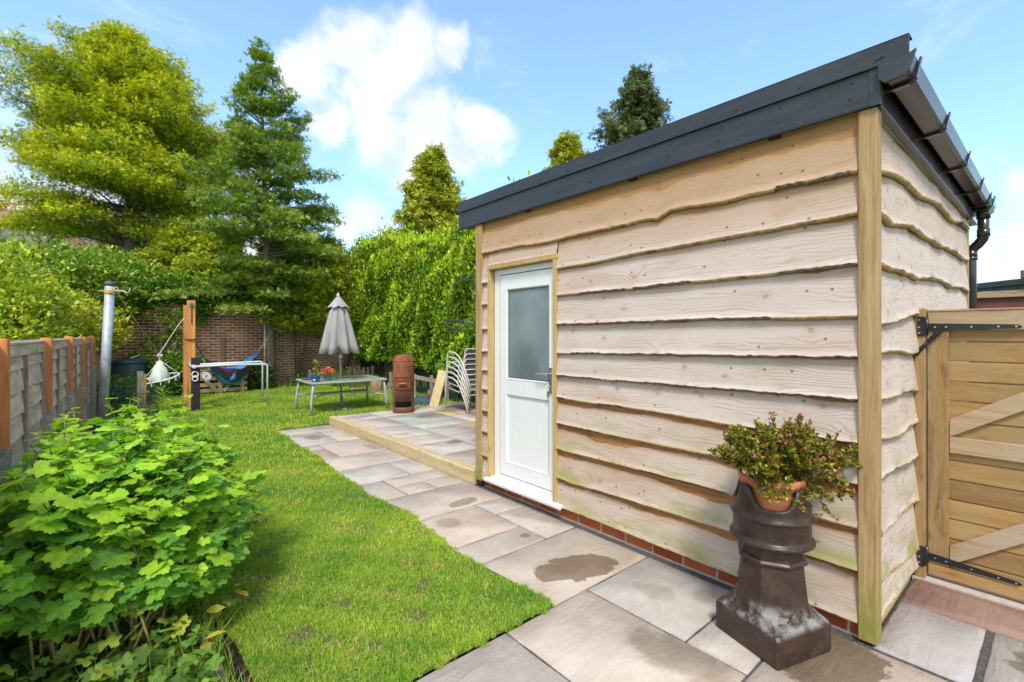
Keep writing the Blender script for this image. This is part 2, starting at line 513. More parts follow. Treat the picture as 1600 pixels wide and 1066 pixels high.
    h = g.math('SUBTRACT', h, g.math('MULTIPLY', kn, .8))
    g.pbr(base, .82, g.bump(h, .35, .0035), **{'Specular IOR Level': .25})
    return m
M['clad'] = clad_mat()
M['bark'] = plain('bark', (.20, .15, .115), .9, var=.5, scale=40, bump=.9, c2=(.27, .20, .145), w2=(.5, .65))
M['edge'] = plain('sawn_edge', (.44, .30, .14), .9, var=.3, scale=30, bump=.5, c2=(.16, .09, .05), w2=(.55, .7))
M['trimw'] = wood('door_trim_timber', (.60, .42, .18), (.50, .33, .13), (.34, .20, .07), 'z', .4)
M['upvc'] = plain('white_upvc', (.80, .80, .79), .28, var=.015, scale=3, bump=0.01)
M['gasket'] = plain('grey_gasket', (.10, .11, .12), .5)
M['metal'] = plain('brushed_metal', (.62, .60, .57), .3, metal=1.0, var=.05)
def fascia_mat():
    m, g = mat('fascia_grp')
    co = g.coord()
    n = g.noise(g.map(co, (2, 2, 14)), 1.4, 6, .65)
    sp = g.noise(co, 160, 3, .6)
    c = g.mix(g.sm(n, .3, .72), (.020, .025, .031), (.042, .052, .062))
    c = g.mix(g.sm(sp, .62, .8, 0, .35), c, (.11, .12, .13))
    c = g.mix(g.math('MULTIPLY', g.sm(g.noise(co, 22, 6, .75), .66, .74), .4), c, (.35, .36, .36))
    g.pbr(c, g.sm(n, .3, .7, .34, .58), g.bump(sp, .25, .002))
    return m
M['fascia'] = fascia_mat()
M['rivet'] = plain('rivet', (.035, .04, .048), .35)
M['gutter'] = plain('brown_gutter_plastic', (.040, .023, .028), .30, var=.35, scale=9, bump=.05, coat=.15, c2=(.09, .065, .065), w2=(.55, .8))
M['pipe'] = plain('dark_downpipe', (.030, .021, .026), .25, var=.2, scale=9, bump=.03, coat=.4)
M['soffit'] = plain('soffit_board', (.66, .58, .50), .6)
M['roof'] = plain('roof_membrane', (.28, .29, .30), .6)
M['dpc'] = plain('black_plastic_membrane', (.012, .013, .015), .4)

def brick_mat(name, c1, c2, mort, plane='xz', bw=.225, rh=.075, ms=.011, rough=.9, off=.5, dirt=None):
    m, g = mat(name)
    co = g.coord()
    s_ = g.n('ShaderNodeSeparateXYZ', {0: co})
    a = {'x': s_.outputs[0], 'y': s_.outputs[1]}[plane[0]]
    b = {'z': s_.outputs[2], 'y': s_.outputs[1]}[plane[1]]
    vec = g.n('ShaderNodeCombineXYZ', {0: a, 1: b, 2: 0.0}).outputs[0]
    vec = g.vmath('ADD', vec, g.vmath('SCALE', g.vmath('SUBTRACT', g.noise(co, 7, 3, .5, out=1), (.5, .5, .5)), scale=.012))
    bt = g.n('ShaderNodeTexBrick', {'Vector': vec, 'Color1': (0, 0, 0, 1), 'Color2': (1, 1, 1, 1), 'Mortar': (.5, .5, .5, 1), 'Scale': 1.0,
              'Mortar Size': ms, 'Mortar Smooth': .15, 'Bias': 0.0, 'Brick Width': bw, 'Row Height': rh})
    bt.offset = off
    n = g.noise(co, 28, 6, .65)
    fac = g.math('ADD', g.math('MULTIPLY', g.n('ShaderNodeSeparateColor', {0: bt.outputs[0]}).outputs[0], .7), g.math('MULTIPLY', n, .4))
    c = g.mix(g.sm(fac, .1, .9), c1, c2)
    c = g.mix(bt.outputs[1], c, mort)
    big = g.noise(co, 1.3, 5, .6)
    c = g.mix(g.sm(big, .42, .75, 0, .5), c, dirt or tuple(x * .45 for x in c1))
    hh = g.math('ADD', g.math('MULTIPLY', bt.outputs[1], -1.0), g.math('MULTIPLY', n, .35))
    g.pbr(c, rough, g.bump(hh, .6, .012), **{'Specular IOR Level': .2})
    return m
M['brick_wall'] = brick_mat('old_brick', (.20, .075, .052), (.42, .175, .115), (.58, .50, .38), dirt=(.11, .065, .05))
M['plinth_y'] = brick_mat('red_brick_plinth', (.36, .085, .035), (.52, .15, .06), (.50, .45, .40), 'yz', .225, .30, .007)
M['plinth_x'] = brick_mat('red_brick_side', (.36, .085, .035), (.52, .15, .06), (.50, .45, .40), 'xz', .225, .30, .012)

# ------------------------------------------------------------------ ground, lawn, paving
def sheet(name, pts, z, material, kind='structure'):
    o = MB().add([(x, y, z) for x, y in pts], [tuple(range(len(pts)))]).build(name, material)
    o['kind'] = kind
    return o

def ground_mat():
    m, g = mat('rough_ground')
    co = g.coord()
    n = g.noise(co, .35, 6, .6); f = g.noise(co, 12, 5, .6)
    c = g.mix(g.sm(n, .4, .6), (.10, .17, .03), (.15, .19, .05))
    c = g.mix(g.sm(f, .4, .7, 0, .5), c, (.05, .08, .02))
    g.pbr(c, .95, g.bump(f, .5, .02))
    return m
M['ground'] = ground_mat()
def soil_mat():
    m, g = mat('bed_soil')
    co = g.coord()
    f = g.noise(co, 26, 8, .7); n = g.noise(co, 4, 4, .6)
    c = g.ramp(f, [(.3, (.02, .013, .008)), (.55, (.06, .038, .022)), (.75, (.13, .09, .055))])
    c = g.mix(g.sm(n, .5, .7, 0, .4), c, (.05, .055, .02))
    g.pbr(c, .95, g.bump(f, 1.0, .03))
    return m
M['soil'] = soil_mat()
WORN = [(1.44, 2.5, 0.09), (1.24, 2.23, 0.08), (1.81, 3.27, 0.07), (1.71, 4.22, 0.12), (0.99, 2.58, 0.07), (0.83, 3.54, 0.08), (0.71, 2.44, 0.1), (0.98, 2.15, 0.04)]
def thatch_mat():
    m, g = mat('lawn_thatch')
    co = g.coord()
    f = g.noise(co, 60, 6, .7); n = g.noise(co, 1.7, 5, .65); b = g.noise(co, 5.5, 5, .65)
    c = g.ramp(f, [(.3, (.045, .065, .012)), (.5, (.12, .20, .025)), (.7, (.24, .34, .05))])
    c = g.mix(g.sm(n, .42, .7, 0, .5), c, (.20, .25, .05))
    c = g.mix(g.sm(b, .58, .66, 0, .85), c, (.13, .09, .05))
    sp = g.n('ShaderNodeSeparateXYZ', {0: co})
    wob = g.math('MULTIPLY', g.math('SUBTRACT', g.noise(co, 18, 5, .65), .5), 1.6)
    for wx, wy, wr in WORN:
        dx = g.math('SUBTRACT', sp.outputs[0], wx); dy = g.math('SUBTRACT', sp.outputs[1], wy)
        q = g.math('ADD', g.math('DIVIDE', g.math('SQRT', g.math('ADD', g.math('MULTIPLY', dx, dx), g.math('MULTIPLY', dy, dy))), wr), wob)
        c = g.mix(g.sm(q, .7, 1.1, .9, 0), c, (.15, .11, .07))
    g.pbr(c, .95, g.bump(f, 1.0, .02))
    return m
M['thatch'] = thatch_mat()

S = 350
sheet('ground', [(-S, -S), (S, -S), (S, S), (-S, S)], -.03, M['ground'])

EDGE = [(1.84, 1.87), (2.23, 1.85), (2.56, 1.82), (3.03, 1.82), (3.6, 1.92), (4.23, 1.82), (5.33, 1.90), (6.69, 1.94), (7.6, 1.95), (7.95, 1.93)]
def edge_x(y):
    ys = [e[0] for e in EDGE]; xs = [e[1] for e in EDGE]
    return np.interp(y, ys, xs)
def bed_x(y):      # left limit of the lawn
    return np.interp(y, [0, 1.8, 2.6, 3.0, 3.6, 5.0, 8, 13], [.48, .48, .46, .40, .25, .05, -.1, .0])
lawn_pts = [(.5, 1.832), (1.87, 1.832)] + [(x, y) for y, x in EDGE] + [(2.72, 8.0), (2.72, 7.97), (5.7, 7.97), (6.2, 14.8), (-.05, 14.8), (-.1, 8), (.05, 5), (.25, 3.6), (.40, 3.0), (.46, 2.6)]
lawn_base = sheet('lawn', lawn_pts, .008, M['thatch'])
sheet('flower_bed', [(-1.4, .4), (.55, .4), (.55, 2.6), (.42, 3.0), (.3, 3.6), (.1, 5), (-.05, 8), (.0, 14.8), (-1.6, 14.8)], -.020, M['soil'])

def stone_mat():
    m, g = mat('indian_sandstone')
    co = g.n('ShaderNodeNewGeometry').outputs['Position']
    tint = g.n('ShaderNodeAttribute', attribute_name='tint').outputs[0]
    f = g.noise(co, 38, 8, .7); n = g.noise(co, 3.1, 6, .62, .8)
    lay = g.noise(g.map(co, (1.5, 9, 1), rot=(0, 0, .5)), 1.3, 5, .6, 1.2)
    c = g.mix(g.sm(n, .32, .7), tint, g.mix(1, tint, (.82, .78, .75), 'MULTIPLY'))
    c = g.mix(g.sm(lay, .52, .70, 0, .28), c, g.mix(1, tint, (.70, .60, .50), 'MULTIPLY'))
    c = g.mix(g.sm(g.noise(co, 90, 3, .6), .55, .8, 0, .25), c, (.18, .15, .13))
    spk = g.sm(g.noise(co, 17, 4, .7), .70, .76)
    c = g.mix(g.math('MULTIPLY', spk, .45), c, (.10, .085, .07))
    # drying rain patches, and dark patches beside the chimney pot
    sp = g.n('ShaderNodeSeparateXYZ', {0: co})
    wn = g.math('SUBTRACT', g.noise(co, 7, 6, .65, .5), .5)
    patch_fac = None
    PATCHES = [(2.28, 2.05, .30, .17, -.35, 1.0), (2.02, 1.18, .15, .30, .15, .62), (2.43, 1.55, .10, .15, 0, .35), (2.05, 3.2, .13, .12, 0, .5),
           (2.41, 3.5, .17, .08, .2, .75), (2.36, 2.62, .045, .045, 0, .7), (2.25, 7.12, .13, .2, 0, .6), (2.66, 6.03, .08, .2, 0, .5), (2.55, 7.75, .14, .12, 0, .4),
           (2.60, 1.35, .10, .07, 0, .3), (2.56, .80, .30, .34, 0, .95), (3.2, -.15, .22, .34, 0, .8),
           (4.1, 6.95, .32, .25, 0, .6), (3.35, 5.05, .16, .10, 0, .7), (4.5, 5.6, .5, .18, .2, .8), (3.1, 7.6, .25, .22, 0, .5), (4.9, 7.3, .5, .45, 0, .7), (5.0, 6.5, .5, .5, 0, .6), (3.9, 4.9, .5, .22, 0, .6)]
    for x, y, rx, ry, rot, k in PATCHES:
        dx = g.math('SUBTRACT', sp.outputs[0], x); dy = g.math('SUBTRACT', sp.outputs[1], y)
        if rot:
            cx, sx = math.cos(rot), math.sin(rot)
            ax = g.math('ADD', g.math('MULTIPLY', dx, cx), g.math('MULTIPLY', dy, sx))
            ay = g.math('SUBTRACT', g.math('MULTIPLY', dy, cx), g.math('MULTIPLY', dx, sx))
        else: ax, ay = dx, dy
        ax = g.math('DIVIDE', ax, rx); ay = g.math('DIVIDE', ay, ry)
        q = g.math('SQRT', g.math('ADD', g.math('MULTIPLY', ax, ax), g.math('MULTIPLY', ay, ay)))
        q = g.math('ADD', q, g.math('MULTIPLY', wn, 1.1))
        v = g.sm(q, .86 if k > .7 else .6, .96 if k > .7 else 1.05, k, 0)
        patch_fac = v if patch_fac is None else g.math('MAXIMUM', patch_fac, v)
    c = g.mix(g.math('MULTIPLY', patch_fac, .92), c, g.mix(1, c, (.40, .335, .27), 'MULTIPLY'))
    rough = g.math('SUBTRACT', g.sm(f, .3, .7, .62, .85), g.math('MULTIPLY', patch_fac, .30))
    g.pbr(c, rough, g.bump(g.math('ADD', g.math('MULTIPLY', lay, 2.2), g.math('ADD', f, g.math('MULTIPLY', g.noise(co, 13, 6, .6), 1.2))), .5, .008), **{'Specular IOR Level': .25})
    return m
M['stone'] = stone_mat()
M['joint'] = plain('joint_grout', (.085, .08, .075), .95, var=.4, scale=60, bump=.8)
GREY, BUFF, PINK, PALE, ROSE = (.54, .475, .415), (.565, .485, .405), (.545, .455, .385), (.53, .485, .435), (.36, .235, .195)

def paving(name, slabs, ztop, joint_poly, thick=.03, joint=.011):
    V = []; FL = []; LC = []; C = []
    for (x0, x1, y0, y1, tint) in slabs:
        x0 += joint / 2; x1 -= joint / 2; y0 += joint / 2; y1 -= joint / 2
        # riven, slightly irregular outline with a softened arris
        def rim(inset, z, wob):
            pts = []
            for (ax, ay, bx, by) in ((x0 + inset, y0 + inset, x1 - inset, y0 + inset), (x1 - inset, y0 + inset, x1 - inset, y1 - inset),
                                     (x1 - inset, y1 - inset, x0 + inset, y1 - inset), (x0 + inset, y1 - inset, x0 + inset, y0 + inset)):
                n = 10
                for i in range(n):
                    t = i / n
                    px, py = ax + (bx - ax) * t, ay + (by - ay) * t
                    nn = mnoise.noise(Vector((px * 9, py * 9, z * 0 + 3.1))) * wob
                    nx, ny = (by - ay), -(bx - ax)
                    L = math.hypot(nx, ny)
                    pts.append((px - nx / L * nn, py - ny / L * nn, z))
            return pts
        rings = [rim(0, ztop - thick, .005), rim(0, ztop - .006, .005), rim(.005, ztop, .005)]
        o = len(V); n = len(rings[0])
        for r_ in rings: V += r_
        for k in range(2):
            for i in range(n):
                a, b = o + k * n + i, o + k * n + (i + 1) % n
                FL += [a, b, b + n, a + n]; LC.append(4)
        FL += [o + 2 * n + i for i in range(n)]; LC.append(n)
        t = np.array(tint) * (1 + random.uniform(-.06, .06))
        C += [tuple(t)] * (3 * n)
    jo = len(V)
    V += [(x, y, ztop - .007) for x, y in joint_poly]
    FL += list(range(jo, jo + len(joint_poly))); LC.append(len(joint_poly))
    C += [(1, 1, 1)] * len(joint_poly)
    mi = [0] * (len(LC) - 1) + [1]
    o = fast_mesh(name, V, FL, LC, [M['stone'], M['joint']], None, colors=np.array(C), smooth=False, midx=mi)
    o['kind'] = 'structure'
    return o

PATH = [(.62, 1.52, .9, 1.835, GREY), (.0, .62, .9, 1.835, BUFF), (1.52, 2.14, .91, 1.835, BUFF), (2.14, 2.77, 1.21, 1.835, PALE), (2.14, 2.77, .91, 1.21, GREY),
        (1.85, 2.77, -.0, .91, BUFF), (.9, 1.85, -.0, .91, GREY), (2.79, 3.4, .26, .61, (.47, .445, .44)), (3.4, 3.78, -.35, .61, ROSE), (2.79, 3.4, -.4, .24, (.40, .37, .34)),
        (1.80, 2.77, 1.835, 2.48, BUFF), (1.72, 2.45, 2.48, 2.78, GREY), (2.45, 2.77, 2.48, 3.09, GREY), (1.72, 2.45, 2.78, 3.385, PINK), (2.45, 2.77, 3.09, 3.385, GREY),
        (1.74, 2.77, 3.385, 4.0, PINK), (1.74, 2.13, 4.0, 4.57, GREY), (2.13, 2.44, 4.0, 4.28, BUFF), (2.44, 2.77, 4.0, 4.28, PINK), (2.13, 2.77, 4.28, 4.57, BUFF),
        (1.76, 2.47, 4.57, 5.18, PALE), (2.47, 2.77, 4.57, 5.18, GREY), (1.78, 2.77, 5.18, 5.77, BUFF), (1.80, 2.15, 5.77, 6.34, (.50, .39, .31)), (2.15, 2.77, 5.77, 6.63, PINK),
        (1.80, 2.15, 6.34, 6.63, BUFF), (1.82, 2.46, 6.63, 7.46, PALE), (2.46, 2.77, 6.63, 7.46, BUFF), (1.84, 2.77, 7.46, 7.98, PINK)]
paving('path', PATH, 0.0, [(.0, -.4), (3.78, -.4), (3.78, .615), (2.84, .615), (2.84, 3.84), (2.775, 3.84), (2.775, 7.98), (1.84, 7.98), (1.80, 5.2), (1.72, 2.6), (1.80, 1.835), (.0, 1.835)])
PZ = .135
PATIO = [(2.89, 3.45, 7.34, 7.93, GREY), (3.45, 4.05, 7.60, 7.93, BUFF), (4.05, 4.95, 7.34, 7.93, BUFF), (4.95, 5.55, 7.34, 7.93, GREY),
         (2.89, 3.45, 6.50, 7.34, PINK), (3.45, 4.05, 7.34, 7.60, PALE), (3.45, 4.35, 6.46, 7.34, (.42, .43, .39)), (4.35, 4.65, 6.74, 7.34, (.60, .42, .24)), (4.65, 5.55, 6.74, 7.34, PINK),
         (2.89, 3.45, 5.98, 6.50, PALE), (3.45, 4.35, 6.05, 6.46, PALE), (4.35, 4.95, 6.05, 6.74, BUFF), (4.95, 5.55, 6.05, 6.74, BUFF),
         (2.89, 3.15, 5.68, 5.98, BUFF), (3.15, 3.45, 5.68, 5.98, PALE), (3.45, 4.05, 5.45, 6.05, PALE), (4.05, 4.95, 5.45, 6.05, (.48, .35, .22)), (4.95, 5.55, 5.45, 6.05, GREY),
         (2.89, 3.45, 5.18, 5.68, BUFF), (3.45, 4.35, 4.85, 5.45, PINK), (4.35, 5.55, 4.85, 5.45, GREY),
         (2.89, 3.45, 4.60, 5.18, PALE), (2.89, 3.45, 3.86, 4.60, PINK), (3.45, 4.35, 3.86, 4.85, GREY), (4.35, 5.55, 3.86, 4.85, BUFF)]
paving('patio', PATIO, PZ, [(2.87, 3.86), (5.56, 3.86), (5.56, 7.93), (2.87, 7.93)])
t_ = MB().box(2.87, 5.56, 3.86, 7.95, -.02, PZ - .04).build('patio_base', plain('patio_hardcore', (.2, .18, .15), .9)); t_['kind'] = 'structure'
t_ = MB().box(3.785, 4.9, -1.2, .62, -.028, .004).build('pavement', plain('pale_concrete', (.50, .43, .38), .85, scale=25, bump=.2)); t_['kind'] = 'structure'

# sleepers edging the patio: two lengths
M['sleeper'] = wood('sleeper_timber', (.66, .53, .32), (.58, .43, .22), (.32, .20, .08), 'y', .6, weather=(.52, .43, .26))
for y0, y1, lab in ((5.30, 7.95, 'pale timber sleeper at the lawn end of the patio edge, dark end grain'),
                    (3.86, 5.295, 'pale timber sleeper edging the patio, next to the shed corner, with dark splits')):
    b = MB()
    n = 14
    ys = np.linspace(y0, y1, n)
    vs = []; fs = []
    for y in ys:
        w_ = .004 * math.sin(y * 5)
        vs += [(2.775 + w_, y, -.01), (2.875, y, -.01), (2.875, y, PZ + .004), (2.787 + w_, y, PZ + .006), (2.775 + w_, y, PZ - .008)]
    for i in range(n - 1):
        for k in range(5):
            a = i * 5 + k; c_ = i * 5 + (k + 1) % 5
            fs.append((a, c_, c_ + 5, a + 5))
    fs += [tuple(range(5))[::-1], tuple((n - 1) * 5 + k for k in range(5))]
    b.add(vs, fs)
    o = b.build('timber_sleeper', [M['sleeper'], M['bark']])
    # drying checks as thin dark wedges set into the face
    for k in range(5):
        yy = random.uniform(y0 + .1, y1 - .1)
    tag(o, lab, 'sleeper', 'sleepers edging the patio')

# ------------------------------------------------------------------ garden room
GR = thing('garden_room', 'timber-clad garden room with waney larch boards, flat roof with black fascia and white door', 'garden room', (2.82, .6, 0))
ROWL = [2.30, 2.045, 1.826, 1.584, 1.359, 1.172, .988, .775, .571, .335, .10]
ROWR = [2.305, 2.107, 1.845, 1.598, 1.386, 1.178, .968, .770, .554, .338, .089]

def fb(x, y, o=4):
    s_ = 0; a = 1; t = 0
    for i in range(o):
        s_ += a * mnoise.noise(Vector((x * 2 ** i, y * 2 ** i + 7.3 * i, 1.7))); t += a; a *= .5
    return s_ / t

def wall_boards(name, rows, par, n_per_m, amp, flute=0.0, mirror=False):
    """rows: list of dict(a0,a1 extent along the wall, zb(a), zt(a), seed); par(a, off, z) -> world point.
    off = distance out from the wall plane"""
    V = []; FL = []; LC = []; C = []; UV = []; MI = []
    for rw in rows:
        a0, a1 = rw['a0'], rw['a1']
        na = max(3, int((a1 - a0) * n_per_m)); nz = 7
        sd = rw['seed']
        base = len(V)
        for i in range(na + 1):
            a = a0 + (a1 - a0) * i / na
            zb = rw['zb'](a); zt = rw['zt'](a) + .035
            zx = rw['zt'](a)
            for j in range(nz + 1):
                f = j / nz
                z = zb + (zt - zb) * f
                off = .036 * (1 - f) + .002 + .0025 * fb(a * 1.6 + sd, z * 5, 3)
                if flute:
                    fl_ = math.sin(a * 7 + sd + 2.5 * fb(a * 2, sd, 2)) * .45 + fb(a * 5 + sd, .4 + z * .5, 3) * 1.3 + .12 * math.sin(z * 150 + 4 * fb(a * 3, z * 2, 2))
                    off += flute * fl_ * (.35 + .65 * (1 - f))
                V.append(par(a, off, z)); UV.append((a + sd * 3.7, z - zb + sd * 1.3))
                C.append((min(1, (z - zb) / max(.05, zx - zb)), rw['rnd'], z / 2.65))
        for i in range(na):
            for j in range(nz):
                p = base + i * (nz + 1) + j
                q = p + nz + 1
                FL += [p, q, q + 1, p + 1]; LC.append(4); MI.append(0)
        # underside / waney edge, about 20 mm thick
        b2 = len(V)
        for i in range(na + 1):
            a = a0 + (a1 - a0) * i / na
            x = V[base + i * (nz + 1)]
            zb = x[2]
            isbk = fb(a * 1.3 + sd * 5, sd, 2) > rw.get('bark', .1)
            rough = (.009 * fb(a * 30, sd, 3) + .008) if isbk else .001
            V.append(par(a, .038 + rough + .003, zb - .004 + rough)); V.append(par(a, .022, zb - .019 + rough)); V.append(par(a, -.004, zb - .002))
            fr = (0, rw['rnd'], zb / 2.65)
            C += [fr] * 3; UV += [(a, 0), (a, .01), (a, .02)]
        barkn = rw.get('bark', .1)
        for i in range(na):
            t0 = base + i * (nz + 1); t1 = t0 + nz + 1
            p = b2 + i * 3; q = p + 3
            a = a0 + (a1 - a0) * i / na
            isb = 1 if fb(a * 1.3 + sd * 5, sd, 2) > barkn else 2
            for quad in ((t0, p, q, t1), (p, p + 1, q + 1, q), (p + 1, p + 2, q + 2, q + 1)):
                FL += list(quad); LC.append(4); MI.append(isb)
    return fast_mesh(name, V, FL, LC, [M['clad'], M['bark'], M['edge']], GR, colors=np.array(C), uvs=np.array(UV), smooth=True, midx=MI)

def lin(a, a0, v0, a1, v1):
    t = (a - a0) / (a1 - a0); t = max(-.6, min(1.2, t))
    return v0 + (v1 - v0) * t
AMP = [.030, .016, .014, .010, .009, .010, .014, .013, .012, .012, .008]
def zrow(i, y):
    z = lin(y, .66, ROWR[i], 2.71, ROWL[i])
    w_ = AMP[i] * (fb(y * 1.1 + i * 9.1, i * 3.3, 2) * 1.2 + .35 * fb(y * 6 + i, i, 3))
    if i == 0:
        w_ += -.018 * math.exp(-((y - 1.78) / .05) ** 2) + .03 * math.exp(-((y - 1.60) / .16) ** 2) - .02 * math.exp(-((y - 2.9) / .3) ** 2)
    return z + w_
Y0, YD0, YD1, Y1 = .664, 2.712, 3.64, 3.737
rows = []
segs = [(Y0, YD0), (YD1, Y1)]
for i in range(11):
    zt = (lambda y, i=i: 2.585) if i == 0 else (lambda y, i=i: zrow(i - 1, y))
    rn = [.1, .55, .8, .95, 1.0, 1.0, .8, .25, .0, .15, .35][i]
    brk = [.35, .5, .02, -.02, -.05, -.15, -.12, .15, .12, .1, .5][i]
    if i == 0:
        rows.append(dict(a0=Y0, a1=Y1, zb=lambda y: zrow(0, y), zt=zt, seed=1.1, rnd=rn, bark=brk))
        continue
    for k, (a, b) in enumerate(segs):
        rows.append(dict(a0=a, a1=b, zb=lambda y, i=i, k=k: zrow(i, y) - (.02 * k), zt=lambda y, zt=zt, k=k, i=i: zt(y) - (.02 * k if i > 1 else 0), seed=i * 1.37 + .2 * k, rnd=rn, bark=brk))
    if i == 1:
        rows.append(dict(a0=YD0, a1=YD1, zb=lambda y: 2.168, zt=zt, seed=i * 1.37, rnd=rn, bark=9))
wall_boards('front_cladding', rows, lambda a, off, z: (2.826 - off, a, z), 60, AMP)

SNEAR = [2.333, 2.107, 1.846, 1.566, 1.409, 1.20, .981, .783, .535, .274, .115]
SFAR = [2.49, 2.21, 1.93, 1.70, 1.46, 1.2, .96, .75, .45, .17, .06]
SMID = [2.40, 2.14, 1.87, 1.63, 1.41, 1.165, .95, .76, .47, .205, .075]
def zside(i, x):
    z = lin(x, 2.88, SNEAR[i], 3.85, SMID[i]) if x < 3.85 else lin(x, 3.85, SMID[i], 6.2, SFAR[i])
    ph = i * 1.9
    a = (x - 2.88)
    w_ = .026 * abs(math.sin(a * 2.7 + ph + .5 * math.sin(a * 1.3 + i))) + .030 * fb(a * 2.1 + i * 5, i, 3) + .008 * fb(a * 9, i, 3) - .018
    return z + w_
rows = []
for i in range(11):
    zt = (lambda x: 2.585) if i == 0 else (lambda x, i=i: zside(i - 1, x))
    rows.append(dict(a0=2.883, a1=6.145, zb=lambda x, i=i: zside(i, x), zt=zt, seed=20 + i * 1.37, rnd=random.uniform(1.6, 2.4), bark=[.2, .5, .3, .5, .4, .5, .2, -.3, .1, .5, .5][i]))
wall_boards('side_cladding', rows, lambda a, off, z: (a, .628 - off, z), 60, AMP, flute=.0105)

# walls behind the boards, plinth, posts
MB().box(2.835, 2.90, .64, 2.735, .09, 2.60).box(2.835, 2.90, 3.63, 3.80, .09, 2.60).box(2.835, 2.90, 2.735, 3.63, 2.15, 2.60).box(2.90, 2.98, .64, 3.80, .09, 2.60).box(2.98, 6.22, .64, .70, .09, 2.60).build('wall', plain('dark_breather_membrane', (.03, .03, .03), .9), GR)
MB().box(2.832, 6.22, .632, 3.82, -.02, .088, 0).build('brick_plinth', M['plinth_y'], GR)
MB().box(2.90, 6.22, .628, .6315, -.02, .088, 0).build('plinth_face', M['plinth_x'], GR)
MB().box(2.815, 2.84, .62, 3.74, .082, .094).build('damp_course', M['dpc'], GR)
for (x0, x1, y0, y1, zb) in ((2.786, 2.876, .586, .662, .012), (2.786, 2.876, 3.737, 3.835, .055), (6.148, 6.228, .60, .665, .012)):
    MB().box(x0, x1, y0, y1, zb, 2.59).build('corner_post', M['post'], GR, bevel=.004)
MB().box(2.80, 2.87, 3.745, 3.83, -.01, .052).build('post_shoe', M['dpc'], GR)
MB().box(2.84, 6.22, 3.80, 3.86, .1, 2.6).build('rear_wall', M['bark'], GR)
# roof edge
FX, FY = 2.770, .572
f = MB()
f.box(FX, FX + .012, FY + .038, 4.06, 2.598, 2.768)
f.box(FX, 2.80, FY + .038, 4.06, 2.592, 2.5975)
f.build('fascia', M['fascia'], GR, bevel=.002)
f = MB(); f.box(FX - .004, FX + .0, FY, FY + .040, 2.590, 2.77); f.box(FX - .004, FX + .03, FY - .003, FY, 2.590, 2.77)
f.box(FX - .004, FX + .0, 4.045, 4.105, 2.590, 2.77); f.box(FX - .004, FX + .04, 4.102, 4.108, 2.590, 2.77)
f.build('fascia_corner', M['fascia'], GR, bevel=.001)
f = MB(); f.box(FX + .03, 4.76, FY, FY + .012, 2.598, 2.768); f.box(4.765, 6.60, FY, FY + .012, 2.598, 2.768)
f.box(FX + .03, 4.76, FY, .61, 2.592, 2.5975); f.box(4.765, 6.60, FY, .61, 2.592, 2.5975); f.box(6.60, 6.606, FY, 4.06, 2.592, 2.768)
f.build('side_fascia', plain('dark_fascia_plastic', (.045, .035, .045), .22, var=.3, scale=5, coat=.5), GR, bevel=.001)
f = MB(); f.box(FX - .014, FX - .004, .462, 3.35, 2.766, 2.864); f.box(FX - .016, FX - .004, 3.352, 4.10, 2.764, 2.8635)
f.box(FX - .014, FX + .06, .462, 4.10, 2.8645, 2.870); f.box(FX - .014, FX + .06, 4.1005, 4.106, 2.764, 2.870)
f.build('roof_edge_trim', M['fascia'], GR, bevel=.0015)
MB().box(2.80, 6.60, .60, 4.06, 2.75, 2.80).box(2.80, 2.86, .60, 4.06, 2.80, 2.86).box(2.86, 6.60, 4.0, 4.06, 2.80, 2.86).build('roof', M['roof'], GR)
MB().box(2.785, 2.83, .62, 3.86, 2.599, 2.606).box(2.80, 6.595, .60, .64, 2.599, 2.606).box(6.23, 6.595, .64, 4.0, 2.599, 2.606).build('soffit', M['soffit'], GR)
MB().box(2.79, 2.87, 3.84, 4.06, 2.599, 2.62).build('eave_underside', M['fascia'], GR)
rv = MB()
for y in np.arange(.68, 4.1, .33):
    rv.tube([(FX - .014, y - .1, 2.80), (FX - .020, y - .1, 2.80)], .006, 10)
    rv.tube([(FX - .0, y, 2.735), (FX - .005, y, 2.735)], .006, 10)
    rv.tube([(FX - .0, y + .01, 2.66), (FX - .005, y + .01, 2.66)], .006, 10)
rv.tube([(FX - .014, .56, 2.805), (FX - .021, .56, 2.805)], .007, 10)
rv.build('rivets', M['rivet'], GR)
# vents under the soffit
vb = MB()
for y in (1.02, 1.95, 3.05): vb.box(2.796, 2.815, y, y + .06, 2.585, 2.598)
vb.build('vent_slot', M['dpc'], GR)

# gutter on the side
prof = [(.572, 2.764), (.558, 2.700), (.545, 2.688), (.480, 2.694), (.464, 2.712), (.446, 2.772)]
inn = [(y + (.003 if y < .52 else -.003), z + .003) for y, z in prof]
g_ = MB()
for x0, x1 in ((2.755, 6.65),):
    poly = prof + [(prof[-1][0] + .003, prof[-1][1])] + [(y, z) for y, z in inn[::-1]][1:-1] + [(prof[0][0] - .003, prof[0][1])]
    g_.prism(poly, 'x', x0 + .01, x1)
gut = g_.build('gutter', M['gutter'], GR)
MB().prism([(.572, 2.765), (.574, 2.70), (.550, 2.675), (.478, 2.683), (.458, 2.705), (.436, 2.786), (.470, 2.768)], 'x', 2.746, 2.764).prism(prof, 'x', 6.643, 6.658).build('stop_end', M['fascia'], gut)
for x in (2.86, 3.70, 4.60, 5.45, 6.08):
    pb = [(.5715, 2.705), (.572, 2.680), (.545, 2.674), (.478, 2.680), (.452, 2.702), (.434, 2.790), (.442, 2.790), (.460, 2.710), (.481, 2.690), (.545, 2.685), (.560, 2.70)]
    MB().prism(pb, 'x', x, x + .028).build('gutter_bracket', M['pipe'], gut)
